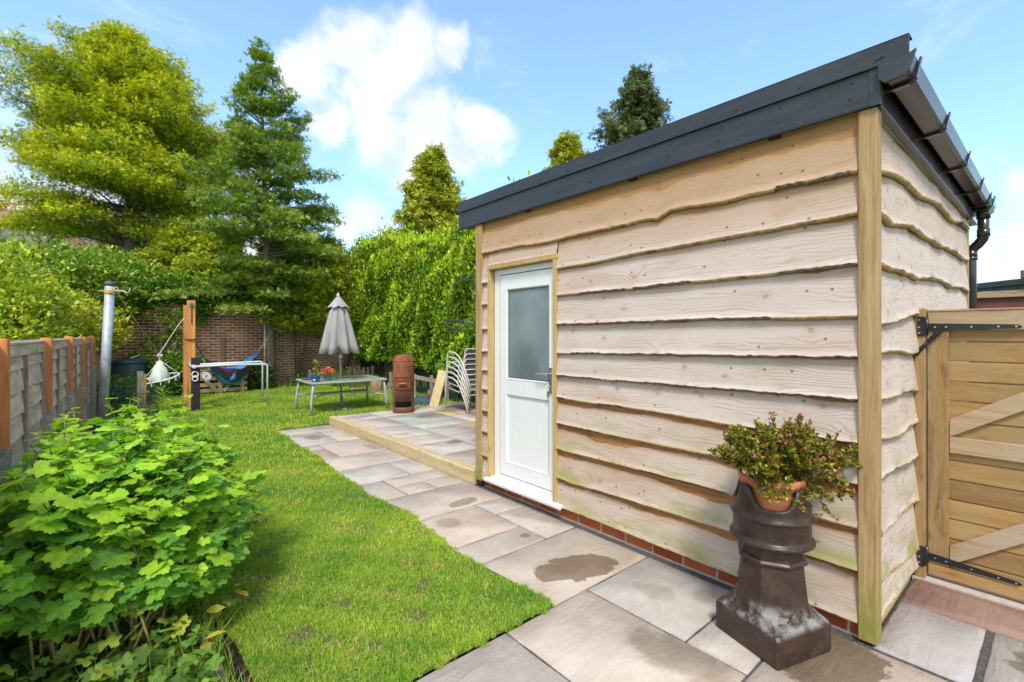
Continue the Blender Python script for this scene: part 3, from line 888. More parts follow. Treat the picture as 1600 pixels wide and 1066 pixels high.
MB().prism([(.575, 2.76), (.565, 2.66), (.535, 2.655), (.470, 2.66), (.440, 2.70), (.425, 2.785), (.435, 2.785), (.45, 2.71), (.48, 2.68), (.55, 2.68)], 'x', 6.23, 6.38).tube([(6.305, .51, 2.69), (6.305, .51, 2.60)], .05, 16).build('outlet', M['pipe'], gut)
dp = MB()
dp.tube([(6.305, .51, 2.66), (6.305, .51, 2.44), (6.31, .515, 2.41), (6.33, .545, 2.37), (6.345, .585, 2.33), (6.35, .60, 2.30), (6.35, .60, 2.27), (6.35, .60, 0.02)], .042, 16)
dpo = dp.build('downpipe', M['pipe'], GR)
c_ = MB()
c_.tube([(6.305, .51, 2.50), (6.305, .51, 2.43)], .048, 16); c_.tube([(6.35, .60, 2.31), (6.35, .60, 2.24)], .048, 16)
c_.build('pipe_collar', M['pipe'], dpo)
for z in (2.22, 1.2): MB().box(6.20, 6.35, .60, .64, z, z + .03).tube([(6.35, .60, z), (6.35, .60, z + .03)], .049, 16).build('pipe_clip', M['pipe'], dpo)

# door with timber reveal
tr = MB()
tr.box(2.787, 2.855, 2.712, 2.757, .108, 2.125).box(2.787, 2.855, 3.620, 3.642, .108, 2.125).box(2.785, 2.857, 2.705, 3.645, 2.126, 2.168)
tr.build('door_trim', M['trimw'], GR, bevel=.003)
sl = MB()
sl.prism([(2.90, .128), (2.835, .128), (2.775, .116), (2.752, .112), (2.750, .104), (2.755, .084), (2.768, .084), (2.768, .094), (2.90, .094)], 'y', 2.640, 3.662)
sl.build('door_sill', M['upvc'], GR, bevel=.002)
door = MB()
XF = 2.856
fr = MB()
fr.box(XF, XF + .07, 3.530, 3.619, .129, 2.124).box(XF, XF + .07, 2.758, 2.80, .129, 2.124).box(XF, XF + .07, 2.80, 3.530, 2.070, 2.124).box(XF, XF + .07, 2.80, 3.53, .129, .165)
DR = door
D0, D1, Z0, Z1 = 2.808, 3.523, .172, 2.062      # leaf
G0, G1, GZ0, GZ1 = 2.862, 3.424, 1.085, 1.925   # glass
P0, P1, PZ0, PZ1 = 2.862, 3.424, .30, .935      # panel
XL = XF - .006
def ringbox(b, y0, y1, z0, z1, yy0, yy1, zz0, zz1, xa, xb):
    b.box(xa, xb, y0, yy0, z0, z1).box(xa, xb, yy1, y1, z0, z1).box(xa, xb, yy0, yy1, z0, zz0).box(xa, xb, yy0, yy1, zz1, z1)
L = MB()
L.box(XL, XL + .06, D0, G0 - .0, Z0, Z1).box(XL, XL + .06, G1, D1, Z0, Z1).box(XL, XL + .06, G0, G1, GZ1, Z1).box(XL, XL + .06, G0, G1, PZ1, GZ0).box(XL, XL + .06, G0, G1, Z0, PZ0)
dl = L.build('door', M['upvc'], GR, bevel=.004)
fr.build('door_frame', M['upvc'], GR, bevel=.003)
be = MB()
for (a, b_, c_, d_) in ((G0, G1, GZ0, GZ1), (P0, P1, PZ0, PZ1)):
    q = .012
    vs = [(XL - .004, a, c_), (XL - .004, b_, c_), (XL - .004, b_, d_), (XL - .004, a, d_), (XL + .018, a + q, c_ + q), (XL + .018, b_ - q, c_ + q), (XL + .018, b_ - q, d_ - q), (XL + .018, a + q, d_ - q)]
    be.add(vs, [(0, 1, 5, 4), (1, 2, 6, 5), (2, 3, 7, 6), (3, 0, 4, 7)])
be.build('glazing_bead', M['upvc'], dl)
MB().box(XL + .012, XL + .035, P0 + .010, P1 - .010, PZ0 + .010, PZ1 - .010).build('lower_panel', M['upvc'], dl)
def frost():
    m, g = mat('frosted_glass')
    co = g.coord()
    n = g.noise(co, 90, 3, .6); big = g.noise(g.map(co, (1, 1.6, 1.1)), 1.6, 3, .5)
    c = g.mix(g.sm(big, .3, .7), (.13, .165, .17), (.22, .265, .275))
    g.pbr(c, .20, g.bump(n, .12, .002), **{'Specular IOR Level': .6})
    return m
MB().box(XL + .016, XL + .03, G0 + .012, G1 - .012, GZ0 + .012, GZ1 - .012).build('glass', frost(), dl)
gk = MB(); ringbox(gk, G0 + .010, G1 - .010, GZ0 + .010, GZ1 - .010, G0 + .016, G1 - .016, GZ0 + .016, GZ1 - .016, XL + .010, XL + .0175)
gk.build('gasket', M['gasket'], dl)
MB().box(XF - .002, XF + .004, 3.524, 3.529, .17, 2.065).box(XF - .002, XF + .004, 2.8015, 2.8065, .17, 2.065).box(XF - .002, XF + .004, 2.80, 3.529, 2.0635, 2.0685).build('door_seal', M['gasket'], GR)
hd = MB()
hd.box(XL - .010, XL, 2.822, 2.852, 1.00, 1.22).tube([(XL - .01, 2.838, 1.165), (XL - .05, 2.838, 1.165), (XL - .055, 2.86, 1.165), (XL - .055, 2.97, 1.168)], [.009, .009, .010, .009], 10)
hdo = hd.build('door_handle', M['metal'], dl, bevel=.002)
k = MB().tube([(XL - .01, 2.838, 1.055), (XL - .03, 2.838, 1.055)], .008, 10)
k.tube([(XL - .028, 2.838 + .018 * math.sin(a), 1.035 + .018 * math.cos(a)) for a in np.linspace(0, 2 * math.pi, 14)], .0015, 5, cap=False)
k.box(XL - .03, XL - .027, 2.832, 2.842, .965, 1.02); k.box(XL - .034, XL - .031, 2.838, 2.850, .972, 1.02)
k.build('keys', M['metal'], dl)
# hanging basket bracket on the rear corner post, and the wire basket that hangs from it
iron = plain('black_iron', (.03, .028, .035), .5)
hb = MB().box(2.80, 2.825, 3.836, 3.842, 1.94, 2.16)
hb.tube([(2.812, 3.842, 2.10), (2.812, 4.02, 2.115), (2.812, 4.20, 2.11), (2.812, 4.24, 2.135)], .005, 6)
hb.tube([(2.812, 3.842, 1.98), (2.812, 3.92, 1.99), (2.812, 4.02, 2.06), (2.812, 4.07, 2.11)], .005, 6)
hb.build('basket_bracket', iron, GR)
wb = thing('hanging_basket', 'empty green wire hanging basket on a chain at the rear corner of the shed', 'hanging basket', (2.812, 4.19, 1.55))
wm = plain('green_wire', (.05, .10, .075), .5)
b = MB()
for rr, z in ((.15, 1.655), (.142, 1.62), (.125, 1.58), (.09, 1.545), (.05, 1.53)):
    b.tube([(2.812 + rr * math.cos(a), 4.19 + rr * math.sin(a), z) for a in np.linspace(0, 2 * math.pi, 25)], .0022, 5, cap=False)
for a in np.linspace(0, 2 * math.pi, 17)[:-1]:
    b.tube([(2.812 + r_ * math.cos(a), 4.19 + r_ * math.sin(a), z) for r_, z in ((.15, 1.655), (.142, 1.62), (.125, 1.58), (.09, 1.545), (.05, 1.53))], .0016, 4)
b.build('wire_bowl', wm, wb)
b = MB()
for a in (0.4, 2.5, 4.6):
    b.tube([(2.812 + .15 * math.cos(a), 4.19 + .15 * math.sin(a), 1.655), (2.812, 4.19, 1.86)], .002, 5)
b.tube([(2.812, 4.19, 1.86), (2.812, 4.19, 2.112)], .003, 5)
b.build('chain', iron, wb)

# ------------------------------------------------------------------ gate
M['gate'] = wood('gate_boards', (.42, .27, .115), (.34, .205, .08), (.17, .09, .03), 'y', .8, weather=(.33, .245, .12), seed=3, plank=(.03, .119))
M['gatev'] = wood('gate_stile', (.42, .28, .125), (.34, .21, .085), (.17, .09, .03), 'z', .5, seed=5, stretch=.8)
M['brace'] = wood('gate_brace', (.50, .37, .24), (.41, .29, .17), (.22, .12, .055), 'y', .8, weather=(.46, .37, .27), seed=8)
gp = thing('gate_post', 'square treated post carrying the side gate against the garden room wall', 'gate post', (3.85, .59, 0))
MB().box(3.80, 3.90, .562, .612, -.02, 1.66).build('post', M['gatev'], gp, bevel=.003)
gate = thing('side_gate', 'treated softwood ledged and braced side gate with long black strap hinges', 'gate', (3.85, .555, 0))
GY0, GY1 = -.36, .555
bd = MB()
zc = .03
k_ = 0
while zc < 1.60:
    h = min(.119, 1.625 - zc)
    xo = .002 * math.sin(k_ * 3.1)
    bd.box(3.872 + xo, 3.892, GY0, GY1, zc, zc + h - .003)
    bd.box(3.868 + xo, 3.872 + xo, GY0, GY1 - .004, zc + .004, zc + h - .010)
    zc += h; k_ += 1
bd.build('boards', M['gate'], gate, bevel=.0015)
MB().box(3.845, 3.8675, .459, .553, .095, 1.525).build('stile', M['gatev'], gate, bevel=.003)
MB().box(3.845, 3.8675, GY0, GY0 + .094, .095, 1.525).build('stile', M['gatev'], gate, bevel=.003)
MB().box(3.842, 3.8675, GY0, .553, 1.528, 1.640).build('top_rail', M['brace'], gate, bevel=.003)
MB().box(3.838, 3.895, GY0 - .005, .557, 1.6405, 1.652).build('cap', M['brace'], gate, bevel=.002)
MB().box(3.843, 3.8675, GY0 + .095, .456, .790, .886).build('middle_rail', M['brace'], gate, bevel=.003)
MB().box(3.844, 3.8665, GY0, .553, .022, .092).build('bottom_rail', M['gate'], gate, bevel=.003)
def brace(y0, z0, y1, z1, wd, clipz):
    a = Vector((0, y1 - y0, z1 - z0)).normalized(); n_ = Vector((0, -a.z, a.y)) * wd / 2
    # ends cut plumb
    dz = wd / 2 / a.dot(Vector((0, -1 if y1 < y0 else 1, 0)))
    poly = [(y0, z0 - dz), (y1, z1 - dz), (y1, z1 + dz), (y0, z0 + dz)]
    MB().prism(poly, 'x', 3.843, 3.867).build('brace', M['brace'], gate, bevel=.003)
brace(.456, .936, GY0 + .096, 1.40, .088, 0)
brace(.456, .170, GY0 + .096, .72, .090, 0)
blk = plain('black_painted_steel', (.012, .014, .022), .35, coat=.3)
for z0, zt, lab in ((1.545, 0, 'a'), (.135, -.02, 'b')):
    h = MB()
    h.prism([(.548, z0 - .020), (.548, z0 + .024), (.175, z0 + .012 + zt), (.158, z0 + .002 + zt), (.160, z0 - .006 + zt), (.175, z0 - .010 + zt)], 'x', 3.836, 3.8415)
    h.box(3.792, 3.7995, .563, .596, z0 - .055, z0 + .065)
    h.tube([(3.832, .558, z0 - .05), (3.832, .558, z0 + .06)], .008, 10)
    h.box(3.796, 3.836, .556, .566, z0 - .05, z0 + .06)
    ho = h.build('strap_hinge', blk, gate)
    for y in (.52, .47, .36, .25, .18): MB().tube([(3.836, y, z0 + .001 + zt * (.55 - y) / .4), (3.833, y, z0 + .001 + zt * (.55 - y) / .4)], .0055, 8).build('screw', M['metal'], ho)
    for z in (-.035, 0, .045): MB().tube([(3.792, .588, z0 + z), (3.789, .588, z0 + z)], .0055, 8).build('screw', M['metal'], ho)
sp = MB()
p0, p1 = Vector((3.83, .505, 1.515)), Vector((3.79, .60, 1.385))
sp.tube([p0, p1], .006, 8)
pts = []
for i in range(150):
    t = i / 149
    a = t * 2 * math.pi * 22
    c = p0.lerp(p1, .08 + .84 * t); ax = (p1 - p0).normalized(); u = ax.orthogonal().normalized(); v_ = ax.cross(u)
    pts.append(c + (u * math.cos(a) + v_ * math.sin(a)) * .011)
sp.tube(pts, .0025, 5)
sp.tube([p0 + Vector((.012, 0, 0)), p0 - Vector((.01, 0, 0))], .018, 12); sp.tube([p1 + Vector((.012, 0, 0)), p1 - Vector((.01, 0, 0))], .014, 12)
sp.build('gate_spring', blk, gate)

# neighbour's boundary seen over the gate
nf = thing('boundary_fence', 'maroon stained fence panel with pale timber capping beyond the side gate', 'fence', (9.5, -1.0, 0))
MB().box(9.5, 9.56, -3.4, 1.5, -.02, 2.02).build('boards', wood('maroon_boards', (.20, .07, .06), (.16, .05, .045), (.08, .03, .03), 'y', .2), nf)
MB().box(9.46, 9.60, -3.45, 1.55, 2.02, 2.11).build('capping', M['brace'], nf, bevel=.005)

# ------------------------------------------------------------------ chimney pot planter
def glaze():
    m, g = mat('salt_glazed_stoneware')
    co = g.coord()
    n = g.noise(co, 9, 6, .65); f = g.noise(co, 170, 3, .6)
    z = g.n('ShaderNodeSeparateXYZ', {0: co}).outputs[2]
    c = g.ramp(n, [(.3, (.022, .014, .013)), (.5, (.044, .025, .019)), (.7, (.078, .042, .026))])
    c = g.mix(g.sm(f, .60, .72, 0, .6), c, (.26, .15, .07))
    # lime bloom on the shoulder
    bl = g.math('MULTIPLY', g.math('MULTIPLY', g.sm(z, .125, .15), g.sm(z, .25, .19)), g.sm(g.noise(co, 11, 6, .65), .42, .60))
    c = g.mix(g.math('MULTIPLY', bl, .7), c, (.34, .33, .32))
    c = g.mix(g.sm(g.noise(co, 45, 5, .7), .70, .76, 0, .5), c, (.45, .42, .36))
    g.pbr(c, g.math('ADD', g.sm(n, .3, .7, .28, .48), g.math('MULTIPLY', bl, .4)), g.bump(f, .35, .002), **{'Specular IOR Level': .45})
    return m
M['glaze'] = glaze()
CP = thing('chimney_pot', 'brown salt-glazed chimney pot on a square base, used as a planter', 'chimney pot', (2.485, .945, 0))
cx, cy = 2.485, .945
def ngon(n, r, rot, z, sq=None):
    return [(cx + r * math.cos(rot + 2 * math.pi * (i + .5) / n), cy + r * math.sin(rot + 2 * math.pi * (i + .5) / n), z) for i in range(n)]
ROT = R(-18)
def sq_oct(side, k, z):
    "square with corners cut by fraction k as 8 points"
    h = side / 2; c = h * k
    p = [(h, -h + c), (h, h - c), (h - c, h), (-h + c, h), (-h, h - c), (-h, -h + c), (-h + c, -h), (h - c, -h)]
    return [(cx + x * math.cos(ROT) - y * math.sin(ROT), cy + x * math.sin(ROT) + y * math.cos(ROT), z) for x, y in p]
rings = [sq_oct(.35, .04, 0), sq_oct(.362, .05, .012), sq_oct(.362, .05, .128), sq_oct(.352, .08, .142), sq_oct(.332, .20, .156), sq_oct(.312, .38, .176), sq_oct(.303, .50, .196), sq_oct(.298, .5858, .225), sq_oct(.276, .5858, .33), sq_oct(.262, .5858, .405),
         sq_oct(.278, .5858, .409), sq_oct(.292, .5858, .417), sq_oct(.292, .5858, .425), sq_oct(.278, .5858, .434), sq_oct(.260, .5858, .440), sq_oct(.252, .5858, .488)]
b = MB()
vs = [p for r_ in rings for p in r_]; fs = []
for i in range(len(rings) - 1):
    for k in range(8):
        a, c_ = i * 8 + k, i * 8 + (k + 1) % 8
        fs.append((a, c_, c_ + 8, a + 8))
fs.append(tuple(range(8))[::-1])
b.add(vs, fs)
b.build('octagonal_shaft', M['glaze'], CP, bevel=.0015)
N_ = 96
def rim_z(a):
    # scalloped crown: six U-shaped cut-outs
    t = (a * 4 / (2 * math.pi) + .235) % 1.0
    s_ = abs(t - .5) * 2
    return .682 + (.095 if s_ > .80 else .095 * (s_ / .80) ** 4)
outer = [(.120, .478), (.143, .483), (.168, .490), (.181, .500), (.187, .508), (.187, .514), (.182, .521), (.173, .525), (.171, .540), (.171, .612), (.174, .616), (.182, .620), (.185, .626), (.182, .632), (.174, .636), (.171, .662)]
vs = []; fs = []
for r_, z in outer:
    for k in range(N_):
        a = 2 * math.pi * k / N_; vs.append((cx + r_ * math.cos(a), cy + r_ * math.sin(a), z))
for r_, f_ in ((.171, .5), (.171, 1.0), (.154, 1.0), (.154, .3)):
    for k in range(N_):
        a = 2 * math.pi * k / N_; zz = .665 + (rim_z(a) - .665) * f_
        vs.append((cx + r_ * math.cos(a), cy + r_ * math.sin(a), zz))
for k in range(N_):
    a = 2 * math.pi * k / N_; vs.append((cx + .154 * math.cos(a), cy + .154 * math.sin(a), .56))
for i in range(len(outer) + 4):
    for k in range(N_):
        a, c_ = i * N_ + k, i * N_ + (k + 1) % N_
        fs.append((a, c_, c_ + N_, a + N_))
b = MB(); b.add(vs, fs, 0, True); b.add([vs[(len(outer) + 4) * N_ + k] for k in range(N_)], [tuple(range(N_))])
b.build('drum', M['glaze'], CP)

# terracotta pot with azalea
tp = plain('terracotta', (.50, .175, .08), .8, var=.22, scale=12, bump=.25, c2=(.52, .30, .20), w2=(.58, .72))
TP = MB().lathe([(.095, .57), (.130, .765), (.132, .77), (.144, .773), (.148, .81), (.144, .816), (.132, .816), (.126, .79), (.0, .785)], 48, (2.475, .94, 0), cap=False).build('terracotta_pot', tp)
tag(TP, 'terracotta flowerpot sunk in the top of the chimney pot', 'flowerpot')
twig = plain('twig', (.10, .06, .04), .9)
AZ = thing('azalea', 'potted azalea with small green leaves and pink flower buds in the terracotta pot', 'plant', (2.475, .94, .78))
tw = MB(); P_ = []; D_ = []
rr = random.Random(5)
cb = Vector((2.475, .94, .83))
camr = Vector((.7613, -.6484, 0)); camf = Vector((.6483, .7614, 0))
tips = []
def az_twig(p, d_, L_, r_, depth):
    pts = [p]; q = Vector(p); dd_ = Vector(d_)
    n = 5
    for i in range(n):
        dd_ = (dd_ + Vector((rr.gauss(0, .16), rr.gauss(0, .16), rr.gauss(0, .12) - (.05 if depth == 0 else 0)))).normalized()
        q = q + dd_ * L_ / n
        pts.append(q.copy())
        m_ = 2 if depth == 0 else 5
        for k in range(m_):
            P_.append(q - dd_ * rr.random() * L_ / n + Vector((rr.gauss(0, .006), rr.gauss(0, .006), rr.gauss(0, .006)))); D_.append(dd_ * .6 + Vector((rr.gauss(0, .7), rr.gauss(0, .7), rr.gauss(0, .5) + .3)))
        if depth < 2 and rr.random() < (.95 if depth == 0 else .55):
            az_twig(q, (dd_ + Vector((rr.gauss(0, .7), rr.gauss(0, .7), rr.gauss(.15, .4)))).normalized(), L_ * rr.uniform(.35, .6), r_ * .6, depth + 1)
    tw.tube(pts, [r_ * (1 - .6 * i / n) for i in range(n + 1)], 4)
    if depth >= 1: tips.append(q.copy())
for i in range(62):
    a = rr.uniform(0, 2 * math.pi); e = rr.uniform(.20, 1.5)
    d_ = Vector((math.cos(a) * math.cos(e), math.sin(a) * math.cos(e), math.sin(e)))
    side = 1.0 if d_.dot(camr) > 0 else .9
    az_twig(cb + Vector((math.cos(a) * .05, math.sin(a) * .05, 0)), d_, rr.uniform(.155, .215) * side * (1 - .12 * math.sin(e)), .0028, 0)
for i in range(5):   # arching shoots to the right
    d_ = (camr + Vector((0, 0, .25)) + camf * rr.uniform(-.3, .3)).normalized()
    az_twig(cb + d_ * .1, d_ - Vector((0, 0, .15)), rr.uniform(.15, .24), .003, 0)
for i in range(4):   # drape over the front
    d_ = (-camf + camr * rr.choice((-.8, .5, .9, 1.1)) + Vector((0, 0, -.1))).normalized()
    az_twig(cb + d_ * .12, d_ - Vector((0, 0, .5)), rr.uniform(.12, .18), .002, 1)
tw.build('twigs', twig, AZ)
P_ = np.array(P_); D_ = np.array(D_)
c_ = jitter_colors(len(P_), [(.05, .08, .015), (.09, .125, .02), (.17, .20, .03), (.30, .30, .035), (.22, .09, .045)], .2, [.28, .26, .2, .12, .14])
leaves('foliage', P_, D_, rng.normal(0, .5, (len(P_), 3)) + (0, 0, 1), rng.uniform(.014, .027, len(P_)), c_, leaf_mat('azalea_leaf', .4, .25), AZ, T_RHOMB, F_RHOMB)
pk = plain('pink_bud', (.72, .10, .30), .5, var=.3, scale=60)
rr.shuffle(tips)
for q in tips[:80]:
    dv = (q - cb).normalized()
    bb = MB()
    for j in range(4):
        o_ = Vector((rr.gauss(0, .2), rr.gauss(0, .2), rr.gauss(0, .2)))
        ax = (dv + o_ + Vector((0, 0, .5))).normalized()
        q2 = q + ax * .004
        bb.tube([q2, q2 + ax * .007, q2 + ax * .014, q2 + ax * .017], [.0018, .0045, .0035, .0008], 6)
    bb.build('flower', pk, AZ)

# ------------------------------------------------------------------ brick garden wall
WY = 14.8
bw_ = thing('brick_wall', 'tall dark brick garden wall across the end of the lawn', 'wall', (3, WY, 0))
MB().box(-3.5, 8.5, WY, WY + .22, -.05, 2.28).build('brickwork', M['brick_wall'], bw_)
MB().box(-3.5, 8.5, WY - .02, WY + .24, 2.282, 2.35).build('coping', plain('coping_brick', (.10, .05, .04), .9, var=.4), bw_)
MB().box(2.28, 2.36, WY - .04, WY - .002, -.05, 1.42).build('pipe_casing', plain('weathered_batten', (.22, .18, .14), .8), bw_)

# ------------------------------------------------------------------ left fence
def fence_x(y): return -.510 + (y - 3.875) * .0308
M['orange'] = wood('orange_stained_post', (.74, .29, .10), (.62, .21, .065), (.40, .12, .04), 'z', .3, seed=2)
M['greyfence'] = wood('weathered_fence', (.80, .67, .56), (.60, .48, .39), (.26, .20, .16), 'y', .5, bump=.9, seed=4, plank=(.03, .155), weather=(.42, .33, .26))
M['greyfencev'] = wood('weathered_batten_dark', (.40, .32, .27), (.30, .235, .20), (.15, .115, .095), 'z', .3, seed=6)
M['spur'] = plain('concrete_spur', (.40, .37, .31), .9, var=.3, scale=30, bump=.6, c2=(.24, .21, .17), w2=(.5, .7))
py = [2.075 + 1.8 * i for i in range(8)]
names = ['out of shot end', 'nearest the camera', 'second from the camera, above the currant bush', 'third from the camera', 'fourth from the camera', 'fifth from the camera', 'sixth from the camera, just before the grey pole', 'last one, hidden behind the grey pole']
for i, y in enumerate(py):
    x = fence_x(y)
    if i == 0: nm = 'orange stained fence post beside the bush, nearest end of the fence'
    else: nm = 'orange stained post on a concrete spur, ' + names[i]
    P = thing('fence_post', nm, 'fence post', (x, y, 0), 'posts of the left fence')
    MB().box(x, x + .075, y - .045, y + .045, .82 if i != 2 else .80, 1.475 + .01 * math.sin(i * 3)).build('timber', M['orange'], P, bevel=.004)
    MB().prism([(y - .05, -.05), (y + .05, -.05), (y + .045, .80 + .06 * math.sin(i)), (y - .045, .815 + .06 * math.sin(i))], 'x', x + .078 - .07, x + .135 - .055).build('concrete_spur', M['spur'], P, bevel=.005)
for i in range(7):
    y0, y1 = py[i] + .05, py[i + 1] - .05
    P = thing('lap_fence', 'weathered grey waney lap fence panel, ' + ['nearest, beside the bush', 'first in the picture, at the left edge', 'second in the picture', 'third in the picture', 'fourth in the picture', 'fifth in the picture', 'farthest, behind the grey pole'][i], 'fence panel', (fence_x(y0), y0, 0), 'panels of the left fence')
    b = MB()
    zs = [.03 + .155 * k for k in range(9)]
    for k, z in enumerate(zs):
        n = 26
        vs = []; fs = []
        for j in range(n + 1):
            t = j / n; y = y0 + (y1 - y0) * t; x = fence_x(y)
            wv = .018 * fb(y * 2.3 + k * 4.1 + i, k, 3)
            cup = .008 * fb(y * 1.5, k * 2.2 + i, 2)
            vs += [(x + .024 + cup, y, z + wv), (x + .004 + cup * .3, y, z + .19), (x - .004 + cup * .3, y, z + .19), (x + .012 + cup, y, z + wv)]
        for j in range(n):
            for q in range(4):
                a = j * 4 + q; c_ = j * 4 + (q + 1) % 4
                fs.append((a, c_, c_ + 4, a + 4))
        b.add(vs, fs)
    b.build('lap_boards', M['greyfence'], P)
    bt = []
    for t in (0.02, .5, .98):
        y = y0 + (y1 - y0) * t; x = fence_x(y)
        MB().box(x + .012, x + .040, y - .022, y + .022, .02, 1.36).build('batten', M['greyfencev'], P, bevel=.003)
    MB().beam((fence_x(y0) + .024, y0, 1.395), (fence_x(y1) + .024, y1, 1.395), .018, .075).build('top_rail', M['greyfence'], P, bevel=.003)
    MB().beam((fence_x(y0) + .01, y0, 1.443), (fence_x(y1) + .01, y1, 1.443), .06, .018).build('capping', M['greyfence'], P, bevel=.003)
# odd stakes by the fence
st = wood('old_stake', (.50, .33, .16), (.40, .25, .11), (.24, .14, .07), 'z', .3)
st2 = wood('grey_stake', (.42, .36, .28), (.33, .28, .21), (.19, .15, .11), 'z', .3)
for (px_, dd_, z1, wd, mm, lab) in ((121, 6.3, .78, .08, st, 'short brown stake beside the third fence post spur'),
                                    (143, 8.2, .93, .13, st2, 'wide grey board standing against the fence near the pole')):
    x, y = spot(px_, dd_)
    o = MB().box(x - wd / 2, x + wd / 2, y - .02, y + .02, -.05, z1).build('stake', mm, bevel=.004)
    tag(o, lab, 'stake')

# ------------------------------------------------------------------ leaning grey pole with arm, ropes, airer
PL = thing('washing_line_pole', 'leaning pale blue-grey metal washing line pole with dark cap and hooked arm', 'pole', (-.08, 9.26, 0))
galv = plain('weathered_galvanised', (.42, .47, .54), .5, metal=.3, var=.2, scale=10, c2=(.55, .58, .62), w2=(.45, .7))
pt, pb_ = Vector((0.0, 9.19, 2.22)), Vector((-.10, 9.26, -.05))
MB().tube([pb_, pt], .060, 20).build('pole', galv, PL)
MB().tube([pt, pt + Vector((.003, 0, .065))], .064, 20).build('cap', plain('dark_grey_cap', (.09, .095, .10), .6), PL)
ap = Vector((0.0, 9.19, 2.145))
arm = MB().tube([ap - camr * .17, ap + camr * .20, ap + camr * .24 - Vector((0, 0, .03)), ap + camr * .28 - Vector((0, 0, .02)), ap + camr * .295 + Vector((0, 0, .05))], [.016, .014, .011, .010, .008], 8)
arm.tube([ap - Vector((0, 0, .04)), ap + Vector((0, 0, .04))], .068, 16)
arm.build('hooked_arm', plain('rusty_galv', (.40, .38, .36), .6, metal=.4, c2=(.32, .16, .08), w2=(.55, .7)), PL)
rope_y = plain('yellow_rope', (.62, .42, .10), .8); rope_w = plain('cream_rope', (.66, .56, .40), .8)
KN = Vector(spot(249, 9.2) + (zat(553, 9.2),))
A_ = ap + camr * .09
o = MB()
o.tube([A_, A_.lerp(KN, .5) - Vector((0, 0, .03)), KN], .009, 6)
for a in range(4):
    o.tube([ap + Vector((.066 * math.cos(t), .066 * math.sin(t), .012 * a - .03)) for t in np.linspace(0, 6.28, 16)], .008, 5, cap=False)
o.tube([A_ + Vector((.02 * math.cos(t), 0, .03 + .03 * math.sin(t))) for t in np.linspace(0, 6.28, 12)], .008, 5, cap=False)
tag(o.build('rope', rope_y), 'yellow rope tied from the grey pole down to the white airer', 'rope')
xA, yA = 1.34, 13.1
E_ = Vector((xA - .05, yA - .06, 1.88))
o = MB().tube([KN, E_ - Vector((.10, .0, .14)), E_], .009, 6)
o.tube([E_ - Vector((.10, 0, .14)), E_ - Vector((.02, 0, .32))], .006, 5)
tag(o.build('rope', rope_w), 'cream rope from the white airer up to the orange posts', 'rope')
white = plain('white_plastic', (.80, .82, .80), .4, var=.06)
AIR = thing('clothes_airer', 'white oval sock airer with pegs hanging from the knotted ropes', 'clothes airer', tuple(KN - Vector((0, 0, .45))))
rc = KN - Vector((0, 0, .48))
tilt = Vector((0, 0, .10))
def ringp(a, s_=1.0):
    return rc + camr * (.36 * math.cos(a) * s_) + camf * (.20 * math.sin(a) * s_) + Vector((0, 0, .07 * math.sin(a) + .06 * math.cos(a)))
MB().tube([ringp(a) for a in np.linspace(0, 2 * math.pi, 40)], .016, 8, cap=False).build('ring', white, AIR)
b = MB()
for a in (.6, 2.3, 3.9, 5.4): b.tube([ringp(a), KN - Vector((0, 0, .12))], .006, 6)
b.tube([KN - Vector((0, 0, .14)), KN + Vector((0, 0, .02))], .012, 6)
for k in range(7):
    a = k * 2.1; b.tube([KN - Vector((0, 0, .02 + .01 * k)), KN + Vector((.05 * math.cos(a), .05 * math.sin(a), .02 * math.sin(a * 2) - .02))], .012, 6)
b.build('cords', white, AIR)
for k in range(14):
    a = k / 14 * 2 * math.pi + .2
    q = ringp(a)
    MB().beam(q, q - Vector((.01 * math.sin(k * 5), .01 * math.cos(k * 3), .075)), .012, .010).beam(q + Vector((.012, 0, 0)), q - Vector((-.01, 0, .072)), .010, .010).build('clothes_peg', white, AIR)
# peg bag hanging inside the ring
pbag = []
bc = KN - Vector((0, 0, .55)) + camr * .0
prof_b = [(.045, .40), (.06, .34), (.11, .26), (.145, .14), (.165, .04), (.15, .0), (.05, -.01)]
o = MB().lathe(prof_b, 24, tuple(bc), rf=lambda a, z, i: 1 + .12 * math.sin(a * 3 + z * 9) + .07 * math.sin(a * 7))
o = o.build('peg_bag', plain('pale_green_cloth', (.68, .74, .66), .8, var=.08, scale=20, bump=.3))
tag(o, 'pale greenish white cloth peg bag hung in the middle of the airer', 'peg bag')

# orange posts and black post, rail, hammock
M['orange2'] = wood('orange_timber', (.80, .40, .13), (.70, .32, .09), (.50, .20, .05), 'z', .4, seed=9)
P = thing('timber_post', 'tall orange timber post, the rear of the pair, taking the cream rope', 'post', (xA, yA, 0), 'pair of orange posts')
MB().box(xA - .065, xA + .065, yA - .065, yA + .065, -.05, 2.17).build('timber', M['orange2'], P, bevel=.006)
P = thing('timber_post', 'tall orange timber post, the front of the pair, with pulley at its top', 'post', (1.27, 11.67, 0), 'pair of orange posts')
MB().box(1.20, 1.335, 11.60, 11.735, -.05, 2.20).build('timber', M['orange2'], P, bevel=.006)
MB().tube([(1.262, 11.588, 2.11), (1.262, 11.56, 2.11)], .035, 12).tube([(1.23, 11.58, 2.13), (1.30, 11.58, 2.13)], .018, 8).build('pulley', plain('teal_metal', (.10, .17, .16), .5), P)
MB().box(1.262, 1.278, 11.584, 11.599, 1.72, 2.06).build('iron_strip', iron, P)
P = thing('timber_post', 'short black painted post standing in front of the orange posts', 'post', (1.27, 11.0, 0))
MB().box(1.20, 1.335, 10.94, 11.06, -.05, 1.05).build('timber', plain('black_paint', (.018, .018, .022), .6, var=.3, bump=.3), P, bevel=.005)
cl_ = MB()
q = Vector((1.25, 10.925, .68))
